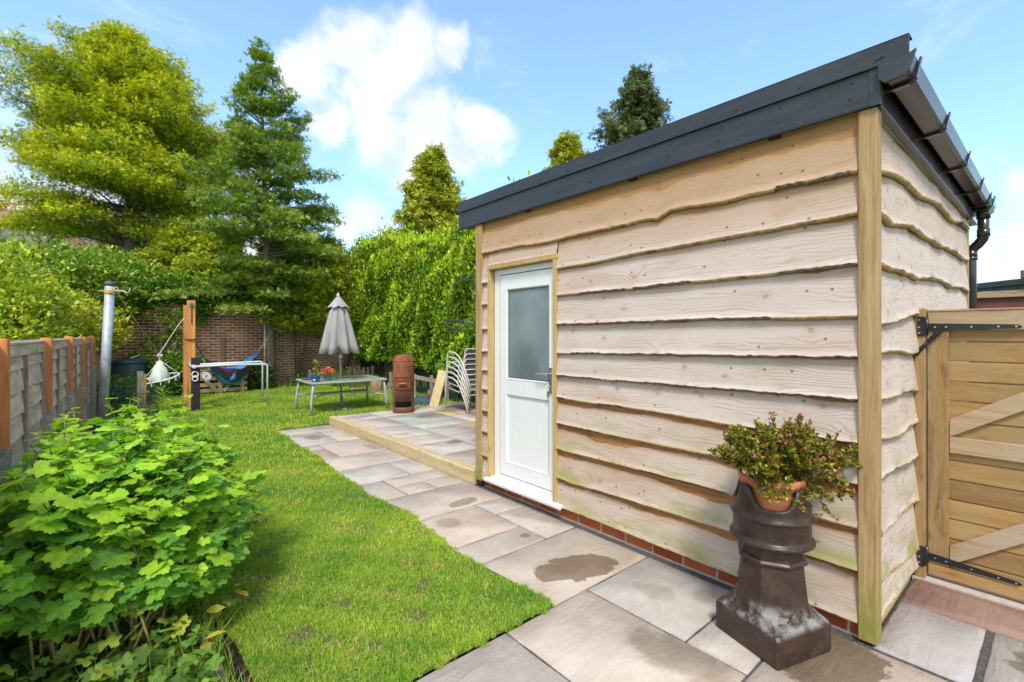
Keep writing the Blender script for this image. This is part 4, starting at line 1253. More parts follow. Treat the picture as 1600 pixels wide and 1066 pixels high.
for dz, s_ in ((.05, 1), (-.03, .9)):
    cl_.tube([q + Vector((.05 * math.cos(t) * s_, -.01, dz + .055 * math.sin(t) * s_)) for t in np.linspace(0, 6.28, 18)], .012, 6, cap=False)
cl_.tube([q + Vector((-.03, 0, -.0)), q + Vector((.05, 0, .02))], .010, 6)
cl_.build('cleat', white, P)
RL = thing('pipe_rail', 'white galvanised pipe frame rail, two bars with two legs, on the lawn', 'rail', (2.0, 11.3, 0))
wp = plain('white_pipe', (.72, .76, .80), .35, var=.1, c2=(.30, .28, .26), w2=(.70, .74))
MB().tube([(1.25, 11.52, .885), (2.52, 11.52, .905), (2.56, 11.52, .88), (2.565, 11.52, -.05)], .020, 10).build('rear_bar', wp, RL)
MB().tube([(1.25, 10.88, .885), (1.9, 10.95, .89), (2.50, 11.03, .875), (2.545, 11.03, .85), (2.55, 11.03, -.05)], .021, 10).build('front_bar', wp, RL)
MB().tube([(1.23, 10.86, .885), (1.23, 11.56, .885)], .035, 10).build('coupling', wp, RL)
o = MB()
for k in range(3):
    o.tube([(1.42 + .05 * math.cos(t) + .02 * k, 10.95, .70 + .06 * math.sin(t) - .02 * k) for t in np.linspace(0, 6.28, 16)], .014, 6, cap=False)
o.tube([(1.36, 10.95, .77), (1.47, 10.95, .74), (1.52, 10.95, .68), (1.46, 10.95, .60)], .016, 6)
tag(o.build('rope_coil', plain('pale_grey_rope', (.60, .64, .64), .8)), 'white coiled line hung beside the black post', 'rope')

# pallet crate
pw = wood('pallet_wood', (.48, .36, .22), (.38, .27, .16), (.22, .15, .09), 'x', .4, seed=1)
CR = thing('pallet_crate', 'weathered pallet-wood crate with diagonal braces under the hammock', 'crate', (2.2, 14.1, 0))
x0, x1, yf, yb = 1.50, 2.72, 13.85, 14.55
def slat(b, z0, z1):
    b.box(x0, x1, yf, yf + .02, z0, z1)
b = MB()
for z in (.06, .20, .36, .50): slat(b, z, z + .09)
b.build('front_slats', pw, CR, bevel=.003)
b = MB()
for z in (.06, .20, .36, .50): b.box(x0, x1, yb - .02, yb, z, z + .09); b.box(x1 - .02, x1, yf + .022, yb - .022, z, z + .09); b.box(x0, x0 + .02, yf + .022, yb - .022, z, z + .09)
b.build('side_slats', pw, CR, bevel=.003)
for x in (x0 + .06, (x0 + x1) / 2 - .04, x1 - .16):
    MB().box(x, x + .09, yf - .026, yf - .003, -.02, .57).build('upright', pw, CR, bevel=.003)
for xa, za, xb, zb in ((x0 + .16, .55, (x0 + x1) / 2 - .06, .06), (x1 - .20, .55, (x0 + x1) / 2 + .08, .06)):
    MB().beam((xa, yf - .014, za), (xb, yf - .014, zb), .08, .020, up=(0, 1, 0)).build('diagonal_brace', pw, CR, bevel=.003)
MB().box(x0 - .02, x1 + .02, yf - .02, yb + .02, .592, .612).build('top_boards', pw, CR, bevel=.003)

# hammock
hm, g = mat('hammock_cloth')
uv = g.n('ShaderNodeUVMap').outputs[0]
vv = g.n('ShaderNodeSeparateXYZ', {0: uv}).outputs[1]
c = g.ramp(vv, [(0, (.05, .16, .50)), (.12, (.06, .36, .80)), (.3, (.03, .13, .42)), (.42, (.08, .45, .85)), (.55, (.04, .18, .48)), (.66, (.06, .36, .80)), (.8, (.01, .07, .10)), (.95, (.25, .03, .09)), (1, (.02, .10, .30))])
g.pbr(c, .8, g.bump(g.noise(uv, 60, 3), .3, .004))
h0 = Vector(spot(321, 11.6) + (zat(562, 11.6),)); h1 = Vector(spot(404, 12.6) + (zat(548, 12.6),))
HM = thing('hammock', 'blue striped cloth hammock slung between the orange post and the tree', 'hammock', tuple((h0 + h1) / 2))
V = []; UVh = []; FL = []; LC = []
nu, nvv = 40, 20
ax = (h1 - h0); ax.z = 0; ax.normalize(); sd_ = Vector((ax.y, -ax.x, 0))
for i in range(nu + 1):
    t = i / nu
    c0 = h0.lerp(h1, t); sag = 4 * t * (1 - t)
    wdt = .05 + .34 * sag ** .7
    for j in range(nvv + 1):
        s_ = j / nvv * 2 - 1
        p = c0 + sd_ * wdt * s_ * .8 + Vector((0, 0, -.34 * sag - .42 * sag * (1 - s_ * s_) + .022 * math.sin(j * 1.9) * sag + .02 * math.sin(t * 17 + j)))
        V.append(tuple(p)); UVh.append((t, j / nvv))
for i in range(nu):
    for j in range(nvv):
        a = i * (nvv + 1) + j
        FL += [a, a + 1, a + nvv + 2, a + nvv + 1]; LC.append(4)
fast_mesh('cloth', np.array(V), FL, LC, hm, HM, uvs=np.array(UVh))
MB().tube([h0, h0.lerp(Vector((1.30, 11.66, 1.37)), .5), Vector((1.30, 11.66, 1.40))], .012, 6).tube([Vector((1.27 + .10 * math.cos(t), 11.67 + .10 * math.sin(t), 1.40)) for t in np.linspace(0, 6.28, 14)], .014, 6, cap=False).build('strap', iron, HM)
MB().tube([h1, Vector((3.40, 14.3, 1.55))], .010, 6).build('cord', rope_w, HM)
dr = MB()   # pillow end draped over the side
q = h0.lerp(h1, .60) - Vector((0, 0, .30)) - camf * .30
vs = []; fs = []
for i in range(7):
    for j in range(7):
        u_, v_ = i / 6 - .5, j / 6
        vs.append(q + camr * u_ * .26 * (1 - .25 * v_) + Vector((0, 0, -.02 - v_ * .33)) - camf * (.05 * math.cos(u_ * 3) + .02 * math.sin(i * 2 + j)))
for i in range(6):
    for j in range(6): a = i * 7 + j; fs.append((a, a + 1, a + 8, a + 7))
dr.add(vs, fs, 0, True)
o = dr.build('pillow_flap', plain('light_blue_cloth', (.06, .25, .58), .8, var=.2), HM)
sol = o.modifiers.new('solid', 'SOLIDIFY'); sol.thickness = .02

# compost bin
x, y = spot(204, 11.1)
CB = thing('compost_bin', 'dark blue-green plastic compost bin with lid beside the brick wall', 'compost bin', (x, y, 0))
pc = plain('compost_plastic', (.035, .09, .12), .38, var=.1)
MB().lathe([(.42, 0), (.40, .3), (.35, .60), (.335, .80), (.33, .83)], 40, (x, y, 0)).build('body', pc, CB)
MB().lathe([(.345, .83), (.352, .86), (.335, .885), (.26, .925), (.15, .94), (.0, .942)], 40, (x, y, 0), cap=False).build('lid', pc, CB)
MB().beam((x - .02, y - .15, .95), (x + .16, y - .1, 1.02), .05, .02).build('handle', white, CB)

# wire netting with stake and coiled mesh
NET = thing('wire_netting', 'green plastic mesh netting round a stake in front of the compost bin', 'netting', tuple(spot(215, 8.6)) + (0,))
gw = plain('green_mesh', (.06, .10, .09), .6)
x, y = spot(219, 8.6)
MB().box(x - .045, x + .045, y - .02, y + .02, -.03, .83).build('stake', st2, NET, bevel=.004)
MB().box(x + .05, x + .09, y - .02, y + .02, -.03, .78).build('stake', st, NET, bevel=.004)
b = MB()
cxn, cyn = spot(213, 8.45)
rn = .32
for k in range(44):
    a = k / 44 * 2 * math.pi
    b.beam((cxn + rn * math.cos(a), cyn + rn * math.sin(a), 0), (cxn + rn * math.cos(a + .15), cyn + rn * math.sin(a + .15), .60 - .14 * math.cos(a + 1)), .004, .004)
for k in range(15):
    z = .04 * k + .02
    b.tube([(cxn + rn * math.cos(a), cyn + rn * math.sin(a), min(z, .60 - .14 * math.cos(a + 1))) for a in np.linspace(0, 6.28, 30)], .004, 3, cap=False)
b.build('mesh_roll', gw, NET)
b = MB()
pA, pB = Vector(spot(143, 8.0) + (0,)), Vector(spot(222, 8.7) + (0,))
for k in range(26):
    q = pA.lerp(pB, k / 25)
    b.beam(q, q + Vector((0, 0, .93)), .002, .002)
for k in range(19):
    b.beam(pA + Vector((0, 0, .05 * k + .03)), pB + Vector((0, 0, .05 * k + .03)), .002, .002)
b.build('mesh_panel', gw, NET)

# ------------------------------------------------------------------ parasol, table, pots
PR = thing('parasol', 'closed grey fabric parasol standing through the garden table', 'parasol', (3.52, 9.42, 0))
def canopy_mat():
    m, g = mat('grey_canvas')
    co = g.coord()
    z = g.n('ShaderNodeSeparateXYZ', {0: co}).outputs[2]
    n = g.noise(g.map(co, (6, 6, 1.2)), 1.5, 5, .6)
    c = g.mix(g.sm(n, .3, .7), (.29, .28, .285), (.40, .385, .385))
    c = g.mix(g.math('MULTIPLY', g.sm(z, 1.6, 1.1), g.sm(n, .45, .65)), c, (.26, .27, .16))
    g.pbr(c, .85, g.bump(g.noise(co, 90, 3), .2, .003))
    return m
cm = canopy_mat()
MB().tube([(3.535, 9.425, .02), (3.50, 9.41, 1.25), (3.458, 9.40, 2.27)], .021, 12).build('pole', plain('parasol_pole', (.42, .40, .37), .5, metal=.2), PR)
MB().tube([(3.512, 9.42, 1.04), (3.507, 9.418, 1.14)], .036, 12).tube([(3.53, 9.425, .46), (3.528, 9.424, .56)], .030, 12).build('collar', white, PR)
def pleat(k, depth, ph=0):
    def f_(a, z, i): return 1 + depth * (abs(math.cos(a * k / 2 + ph)) * 2 - 1.2)
    return f_
cc = (3.485, 9.405, 0)
def canopy(prof, depth, zd, ph=0):
    n = 96; vs = []; fs = []
    for i, (r_, z) in enumerate(prof):
        f_ = i / (len(prof) - 1)
        for k in range(n):
            a = 2 * math.pi * k / n
            pl_ = abs(math.cos(a * 4 + ph))
            q = r_ * (1 + depth * (pl_ - .6) * (0.4 + .6 * f_))
            lx = (2.3 - z) * .022
            vs.append((3.462 + lx + q * math.cos(a), 9.40 + q * math.sin(a), z - zd * (1 - pl_) * f_ + 0.01 * math.sin(3 * a) * f_))
    for i in range(len(prof) - 1):
        for k in range(n):
            a, b_ = i * n + k, i * n + (k + 1) % n
            fs.append((a, b_, b_ + n, a + n))
    return MB().add(vs, fs, 0, True)
o = canopy([(.05, 2.16), (.12, 2.05), (.165, 1.95), (.215, 1.75), (.265, 1.5), (.31, 1.28), (.345, 1.12)], .55, -.05).build('canopy', cm, PR)
sol = o.modifiers.new('solid', 'SOLIDIFY'); sol.thickness = .004
o = canopy([(.018, 2.27), (.06, 2.22), (.13, 2.12), (.20, 2.03)], .35, -.04).build('vent_cap', cm, PR)
MB().lathe([(.012, 2.25), (.03, 2.27), (.034, 2.29), (.02, 2.31), (.012, 2.325), (.0, 2.34)], 16, (3.457, 9.40, 0), cap=False).build('finial', plain('pale_finial', (.62, .60, .57), .5), PR)
bs = MB().beam((3.25, 9.45, .03), (3.80, 9.38, .03), .07, .05).beam((3.50, 9.12, .03), (3.56, 9.70, .03), .07, .05).tube([(3.535, 9.425, .03), (3.534, 9.425, .25)], .032, 12)
bs.build('base', plain('concrete_slab_base', (.30, .29, .27), .9, bump=.4), PR)

TB = thing('garden_table', 'long glass-topped garden table with pale metal frame on the lawn', 'table', (3.5, 9.4, 0))
tmx = plain('pale_metal_frame', (.42, .45, .44), .45, var=.06)
TZ = .615
c4 = [(2.83, 9.93), (2.80, 8.93), (4.22, 8.86), (4.28, 9.92)]
tg, g = mat('green_glass_top')
co = g.coord(); n = g.noise(co, 9, 6, .65)
g.pbr(g.mix(g.sm(n, .35, .65), (.20, .29, .20), (.32, .38, .27)), g.sm(n, .3, .7, .18, .5), g.bump(g.noise(co, 60, 3), .15, .003))
MB().add([(x, y, TZ) for x, y in c4] + [(x, y, TZ - .008) for x, y in c4], [(0, 1, 2, 3), (7, 6, 5, 4), (0, 4, 5, 1), (1, 5, 6, 2), (2, 6, 7, 3), (3, 7, 4, 0)]).build('glass_top', tg, TB)
fr = MB()
for i in range(4):
    a, c_ = c4[i], c4[(i + 1) % 4]
    fr.beam((a[0], a[1], TZ - .012), (c_[0], c_[1], TZ - .012), .045, .032)
fr.build('frame', tmx, TB, bevel=.004)
cen = Vector((3.53, 9.4, 0))
for x, y in c4:
    out = (Vector((x, y, 0)) - cen).normalized()
    p = Vector((x, y, TZ - .03)) - out * .05
    MB().tube([p, p + out * .03 - Vector((0, 0, .15)), p + out * .06 - Vector((0, 0, .35)), p + out * .06 - Vector((0, 0, .60))], .024, 10).build('leg', tmx, TB)
def legmid(i, z): 
    x, y = c4[i]; out = (Vector((x, y, 0)) - cen).normalized(); return Vector((x, y, z)) + out * .0
s1 = MB().tube([legmid(0, .30), cen.lerp(legmid(0, 0), .45) + Vector((0, .02, .33)), cen + Vector((0, .16, .34)), cen.lerp(legmid(3, 0), .45) + Vector((0, .02, .33)), legmid(3, .30)], .018, 8)
s1.tube([legmid(1, .30), cen.lerp(legmid(1, 0), .6) + Vector((0, .15, .35)), cen + Vector((0, -.12, .36)), cen.lerp(legmid(2, 0), .55) + Vector((0, .05, .35)), legmid(2, .30)], .018, 8)
s1.build('stretcher', tmx, TB)

def potted(name, label, px_, d_, r_, h_, colr, plant=None, mark=False):
    x, y = spot(px_, d_)
    T = thing(name, label, 'flowerpot', (x, y, TZ))
    m_ = plain(name + '_plastic', colr, .45, var=.08)
    MB().lathe([(r_ * .78, 0), (r_ * .98, h_ * .86), (r_ * 1.06, h_ * .87), (r_ * 1.06, h_), (r_ * .98, h_), (r_ * .95, h_ * .9), (0, h_ * .88)], 28, (x, y, TZ + .001), cap=False).build('pot', m_, T)
    if mark:
        b = MB(); q = Vector((x, y, TZ + .001)) - camf * (r_ * .93) 
        b.add([q + Vector((0, 0, h_ * .30)) - camr * .020, q + Vector((0, 0, h_ * .30)) + camr * .002, q + Vector((0, 0, h_ * .62)) + camr * .000], [(0, 1, 2)])
        b.add([q + Vector((0, 0, h_ * .34)) + camr * .006, q + Vector((0, 0, h_ * .34)) + camr * .022, q + Vector((0, 0, h_ * .50)) + camr * .006], [(0, 1, 2)])
        b.add([q + Vector((0, 0, h_ * .22)) - camr * .03, q + Vector((0, 0, h_ * .22)) + camr * .03, q + Vector((0, 0, h_ * .26)) + camr * .03, q + Vector((0, 0, h_ * .26)) - camr * .03], [(0, 1, 2, 3)])
        o = b.build('sail_mark', white, T)
        sl_ = o.modifiers.new('s', 'SOLIDIFY'); sl_.thickness = .006; sl_.offset = 0
    return T, (x, y)
T, (x, y) = potted('flowerpot', 'blue plastic flowerpot with a white sail mark on the garden table', 493.5, 8.85, .078, .115, (.025, .10, .42), mark=True)
pl = thing('potted_plant', 'spindly yellow-green plant in the blue pot', 'plant', (x, y, TZ + .1))
Pp = []; Dp = []
sg = MB()
for k in range(7):
    a = k * 2.4; q = Vector((x, y, TZ + .1)); dv = Vector((math.cos(a) * .18, math.sin(a) * .18, 1)) if k < 3 else Vector((math.cos(a) * .8, math.sin(a) * .8, .7))
    L_ = .30 if k < 3 else .10
    sg.tube([q, q + dv * L_], .003, 4)
    for j in range(int(26 if k < 3 else 14)):
        Pp.append(q + dv * L_ * random.uniform(.1, 1)); Dp.append((random.gauss(0, 1), random.gauss(0, 1), random.gauss(.2, .4)))
sg.build('stems', twig, pl)
leaves('leaves', np.array([tuple(v) for v in Pp]), np.array(Dp), rng.normal(0, .4, (len(Pp), 3)) + (0, 0, 1), rng.uniform(.035, .055, len(Pp)), jitter_colors(len(Pp), [(.30, .36, .04), (.20, .30, .05)], .15), leaf_mat('bright_leaf'), pl, T_OVAL, F_OVAL)
T, (x, y) = potted('flowerpot', 'sea-green plastic flowerpot on the garden table', 512.5, 9.1, .072, .125, (.06, .20, .13))
pl = thing('potted_plant', 'red and pink leaved plant in the sea-green pot', 'plant', (x, y, TZ + .12))
n = 260
P_ = np.array([x, y, TZ + .14]) + rng.normal(0, 1, (n, 3)) * (.055, .055, .035) + (0, 0, .04)
leaves('leaves', P_, rng.normal(0, 1, (n, 3)) + (0, 0, .5), rng.normal(0, .6, (n, 3)) + (0, 0, 1), rng.uniform(.03, .055, n), jitter_colors(n, [(.50, .10, .09), (.58, .20, .16), (.22, .22, .06)], .2, [.4, .4, .2]), leaf_mat('red_leaf'), pl, T_RHOMB, F_RHOMB)
sg = MB()
for k in range(6): sg.tube([(x, y, TZ + .1), (x + .05 * math.cos(k * 2.1), y + .05 * math.sin(k * 2.1), TZ + .25 + .05 * (k % 2))], .002, 4)
sg.build('stems', twig, pl)
potted('flowerpot', 'grey-brown flowerpot between the blue and sea-green pots', 503.5, 9.45, .070, .125, (.28, .20, .16))
x, y = spot(484, 9.25)
T = thing('bottle', 'dark grey plastic bottle at the end of the garden table', 'bottle', (x, y, TZ))
MB().lathe([(.035, 0), (.037, .02), (.037, .10), (.03, .14), (.034, .15), (.034, .18), (.0, .19)], 20, (x, y, TZ + .001), cap=False).build('body', plain('slate_plastic', (.09, .12, .16), .5), T)
x, y = spot(475, 9.2)
o = MB().lathe([(.0, 0), (.05, .003), (.055, .012), (.045, .02), (0, .025)], 20, (x, y, TZ + .001), cap=False)
o.tube([(x + .03, y, TZ + .02), (x + .09, y - .03, TZ + .015), (x + .07, y - .07, TZ + .012)], .010, 8)
tag(o.build('dark_tool', plain('black_rubber', (.015, .015, .02), .5)), 'small black gardening tool lying at the left end of the table', 'tool')

# ------------------------------------------------------------------ log burner
def rust():
    m, g = mat('rusty_steel')
    co = g.coord(); n = g.noise(g.map(co, (1, 1, .6)), 5, 7, .65, .5); f = g.noise(co, 60, 4, .7)
    z = g.n('ShaderNodeSeparateXYZ', {0: co}).outputs[2]
    c = g.ramp(n, [(.3, (.10, .035, .02)), (.48, (.22, .075, .03)), (.62, (.34, .12, .045)), (.75, (.17, .07, .045))])
    c = g.mix(g.sm(z, .75, .2, 0, .45), c, (.11, .055, .045))
    c = g.mix(g.sm(f, .55, .75, 0, .4), c, (.06, .03, .02))
    g.pbr(c, .8, g.bump(f, .4, .004))
    return m
M['rust'] = rust()
bx, by, br = 3.95, 7.60, .185
BN = thing('garden_stove', 'rusty cylindrical wood-burning stove with domed top standing on the patio', 'stove', (bx, by, PZ))
fa = math.atan2(-camf.y, -camf.x) + .18       # facing direction of the stove door
n = 64; zs = [0, .03, .045, .06, .10, .13, .20, .45, .80, .90]
vs = []; fs = []
for z in zs:
    for k in range(n):
        a = 2 * math.pi * k / n + fa
        vs.append((bx + br * math.cos(a), by + br * math.sin(a), PZ + z + .002))
for i in range(len(zs) - 1):
    for k in range(n):
        dk = min(k, n - 1 - k) if False else (k if k < n / 2 else k - n)
        if 4 <= i <= 5 and -9 <= dk <= 8: continue
        if i == 1 and dk in (-13, -12, -3, -2, 7, 8): continue
        a, c_ = i * n + k, i * n + (k + 1) % n
        fs.append((a, c_, c_ + n, a + n))
b = MB().add(vs, fs, 0, True)
b.lathe([(br, .90), (br + .004, .902), (br + .004, .908), (br - .002, .91), (br - .01, .945), (br - .035, .985), (br - .08, 1.008), (.0, 1.018)], n, (bx, by, PZ), cap=False)
o = b.build('body', M['rust'], BN, recalc=False)
sol = o.modifiers.new('solid', 'SOLIDIFY'); sol.thickness = .006; sol.offset = -1
MB().lathe([(0, .095), (br - .02, .095), (br - .02, .10), (0, .10)], 32, (bx, by, PZ), cap=False).build('ash_grate', plain('ash', (.10, .09, .08), .9, var=.6, scale=50, bump=1), BN)
MB().lathe([(br - .012, .03), (br - .012, .85)], 32, (bx, by, PZ), cap=True).build('inner_cylinder', plain('near_black', (.012, .010, .010), .95), BN)  # near-black cylinder just behind the opening
fd = Vector((math.cos(fa), math.sin(fa), 0)); sd2 = Vector((-fd.y, fd.x, 0))
def arcbox(b, a0, a1, z0, z1, r0, r1, n=10):
    vs = []; fs = []
    for i in range(n + 1):
        a = fa + a0 + (a1 - a0) * i / n
        for r_, z in ((r0, z0), (r1, z0), (r1, z1), (r0, z1)):
            vs.append((bx + r_ * math.cos(a), by + r_ * math.sin(a), PZ + z))
    for i in range(n):
        for q in range(4):
            fs.append((i * 4 + q, i * 4 + (q + 1) % 4, i * 4 + 4 + (q + 1) % 4, i * 4 + 4 + q))
    fs += [(0, 1, 2, 3), tuple(n * 4 + q for q in (3, 2, 1, 0))]
    b.add(vs, fs)
b = MB(); arcbox(b, -.75, .75, .40, .63, br, br + .007)
dr_ = b.build('stove_door', M['rust'], BN)
b = MB()
for z in (.40, .61): arcbox(b, -.80, .80, z, z + .016, br + .007, br + .013)
for a in (-.80, .74): arcbox(b, a, a + .06, .40, .626, br + .007, br + .013, 2)
arcbox(b, -.60, .55, .45, .458, br + .007, br + .012); arcbox(b, -.60, .55, .56, .568, br + .007, br + .012)
b.build('door_bead', plain('dark_rust', (.07, .03, .02), .9, bump=.5), dr_)
hp = [Vector((bx, by, PZ + .505)) + (fd * math.cos(a) + sd2 * math.sin(a)) * (br + e) + Vector((0, 0, zz)) for a, e, zz in ((-.28, .008, -.01), (-.20, .035, .01), (0.0, .045, .02), (.22, .035, .008), (.30, .008, -.005))]
MB().tube(hp, .014, 8).build('door_handle', plain('orange_rust', (.50, .15, .06), .8), dr_)
b = MB()
for a in (.80,):
    arcbox(b, a, a + .08, .42, .47, br, br + .02, 2); arcbox(b, a, a + .08, .56, .61, br, br + .02, 2)
b.build('door_hinge', M['rust'], dr_)

# ------------------------------------------------------------------ stacked chairs
cmt = plain('cream_tube', (.60, .58, .52), .4, var=.06)
slg = plain('grey_sling', (.13, .13, .14), .7, var=.2, scale=30)
def make_chair():
    T = thing('garden_chair', '', 'garden chair', (4.70, 7.0, PZ), 'chairs stacked on the patio')
    X0, X1 = 4.70, 5.24
    for x in (X0, X1):
        # front leg, arm, rear leg in one bent tube
        pts = [(x, 7.40, PZ), (x, 7.41, PZ + .30), (x, 7.405, PZ + .53), (x, 7.38, PZ + .585), (x, 7.30, PZ + .592), (x, 7.15, PZ + .575), (x, 7.03, PZ + .52), (x, 6.93, PZ + .42), (x, 6.82, PZ + .26), (x, 6.68, PZ)]
        MB().tube(pts, .0135, 8).build('side_frame', cmt, T)
    a0, a1 = X0 + .02, X1 - .02
    def q(x, y, z): return (x, y, PZ + z)
    fr_ = MB()
    fr_.tube([q(a0, 7.38, .40), q(a0, 6.99, .34), q(a0, 6.93, .36), q(a0, 6.865, .60), q(a0 + .03, 6.85, .655), q(a1 - .03, 6.85, .655), q(a1, 6.865, .60), q(a1, 6.93, .36), q(a1, 6.99, .34), q(a1, 7.38, .40)], .011, 8)
    fr_.tube([q(a0, 7.38, .40), q(a1, 7.38, .40)], .011, 8); fr_.tube([q(X0, 6.91, .40), q(X1, 6.91, .40)], .011, 8); fr_.tube([q(X0, 6.84, .29), q(X1, 6.84, .29)], .010, 8)
    fr_.build('seat_frame', cmt, T)
    MB().add([q(a0, 7.37, .403), q(a1, 7.37, .403), q(a1, 7.18, .36), q(a0, 7.18, .36), q(a1, 7.0, .345), q(a0, 7.0, .345)], [(0, 1, 2, 3), (3, 2, 4, 5)]).build('seat', slg, T).modifiers.new('s', 'SOLIDIFY').thickness = .004
    MB().add([q(a0, 6.925, .39), q(a1, 6.925, .39), q(a1, 6.862, .63), q(a0, 6.862, .63)], [(0, 1, 2, 3)]).build('backrest', slg, T).modifiers.new('s', 'SOLIDIFY').thickness = .004
    return T
ch0 = make_chair()
cl_lab = ['bottom chair of the stack, standing on the patio', 'second chair up in the stack', 'third chair up in the stack', 'fourth chair up in the stack', 'fifth chair up in the stack', 'topmost chair of the stack, its arm highest']
for k in range(6):
    c_ = ch0 if k == 0 else copy_tree(ch0)
    c_.location = Vector((4.70, 7.0 - .012 * k, PZ + .092 * k))
    c_['label'] = 'cream tubular garden chair with dark sling, ' + cl_lab[k]
# leaning timber, storage crate, bag, low rails and bits behind the patio
lt = MB().beam(Vector(spot(677, 9.05) + (.08,)), Vector(spot(692, 9.35) + (zat(580, 9.35),)), .17, .09, up=(.65, .76, 0))
tag(lt.build('timber_plank', wood('leaning_timber', (.62, .52, .26), (.52, .42, .19), (.36, .27, .10), 'z', .3), bevel=.005), 'thick pale timber beam leaning up beside the stacked chairs', 'timber beam')
x, y = spot(663, 10.0)
SC_ = thing('storage_crate', 'blue-grey plastic crate on the grass between stove and leaning timber', 'crate', (x, y, 0))
b = MB()
cpl = plain('blue_grey_plastic', (.10, .15, .18), .5)
for i in range(2):
    for j in range(3):
        q = Vector((x, y, .02 + i * .11)) + camr * (j - 1) * .13
        for s_ in (-1, 1):
            b.beam(q + camf * .15 * s_ - camr * .055, q + camf * .15 * s_ + camr * .055, .012, .085)
            b.beam(q - camf * .15 + camr * .06 * s_, q + camf * .15 + camr * .06 * s_, .012, .085)
b.beam(Vector((x, y, .002)) - camr * .2, Vector((x, y, .002)) + camr * .2, .30, .01)
b.build('crate', cpl, SC_)
b = MB(); b.lathe([(.11, 0), (.12, .1), (.07, .28), (.02, .40)], 12, tuple(Vector((x, y + .1, .03)) - camr * .22), rf=lambda a, z, i: 1 + .15 * math.sin(a * 3 + i))
tag(b.build('plastic_bag', plain('pale_blue_bag', (.45, .60, .62), .4)), 'pale blue plastic sack leaning against the stove side', 'bag')
x, y = spot(679, 10.3)
o = MB().lathe([(.0, 0), (.13, .03), (.16, .12), (.12, .20), (0, .22)], 14, (x, y, .10), cap=False, rf=lambda a, z, i: 1 + .12 * math.sin(a * 2 + i)).build('rubble_bag', plain('mixed_rubble', (.30, .16, .12), .9, var=.6, scale=16, bump=1, c2=(.08, .08, .12), w2=(.5, .55)))
tag(o, 'bundle of brown and purple oddments behind the blue-grey crate', 'bag')
lr = thing('low_rail', 'low weathered timber rail along the foot of the laurel hedge', 'rail', tuple(spot(680, 10.6)) + (0,))
hp0 = Vector(spot(606, 11.6) + (0,)); hp1 = Vector(spot(704, 10.3) + (0,))
MB().beam(hp0 + Vector((0, 0, .28)), hp0.lerp(hp1, .45) + Vector((0, 0, .26)), .03, .08).build('rail_board', st2, lr)
MB().beam(hp0.lerp(hp1, .42) + Vector((0, 0, .52)), hp1 + Vector((0, 0, .42)), .03, .09).build('rail_board', st2, lr)
for t in (.05, .45, .72, .95):
    q = hp0.lerp(hp1, t); MB().box(q.x - .03, q.x + .03, q.y - .03, q.y + .03, -.03, .58).build('rail_post', st2, lr, bevel=.003)
dkw = wood('dark_old_wood', (.16, .12, .08), (.11, .08, .05), (.05, .035, .025), 'z', .3)
pf = thing('picket_fence', 'low brown picket panel between the brick wall and the hedge', 'fence', tuple(spot(570, 13.0)) + (0,))
for k in range(6):
    x, y = spot(547 + 7 * k, 13.2)
    MB().box(x - .035, x + .035, y - .012, y + .012, -.02, .60 + .03 * math.sin(k * 4)).build('picket', dkw, pf)
a_, b__ = Vector(spot(543, 13.25) + (.35,)), Vector(spot(590, 13.25) + (.35,))
MB().beam(a_, b__, .02, .06).build('rail', dkw, pf)
x, y = spot(588, 12.4)
o = MB().lathe([(.16, 0), (.17, .15), (.15, .30), (0, .31)], 16, (x, y, 0), cap=False, rf=lambda a, z, i: 1 + .06 * math.sin(a * 4)).build('log', plain('cut_log', (.30, .20, .11), .9, var=.4, scale=20, bump=.8))
tag(o, 'short upright cut log at the back of the lawn under the hedge', 'log')
# trellis bars leaning on wall
tl = thing('wire_trellis', 'small dark metal trellis on the brick wall right of the trunk', 'trellis', tuple(spot(475, 14.1)) + (1.1,))
b = MB()
for k in range(5):
    p = Vector(spot(466 + k * 2, 14.05) + (zat(562 + k * 6 - 3, 14.05),)); b.beam(p, p + camr * .42 + Vector((0, 0, .30)), .012, .012)
for k in range(4):
    p = Vector(spot(466 + k * 5, 14.08) + (zat(548 + k * 4, 14.08),)); b.beam(p, p + camr * .22 - Vector((0, 0, .18)), .010, .010)
b.build('bars', iron, tl)

# timber edging board at the bed
o = MB().beam((.315, 1.55, .045), (.335, 2.97, .03), .088, .07).build('timber_edging', wood('weathered_edging', (.34, .28, .23), (.24, .19, .155), (.10, .075, .06), 'y', .5, bump=.8, seed=7), bevel=.008)
tag(o, 'weathered grey-brown board edging the bed beside the lawn', 'edging board')

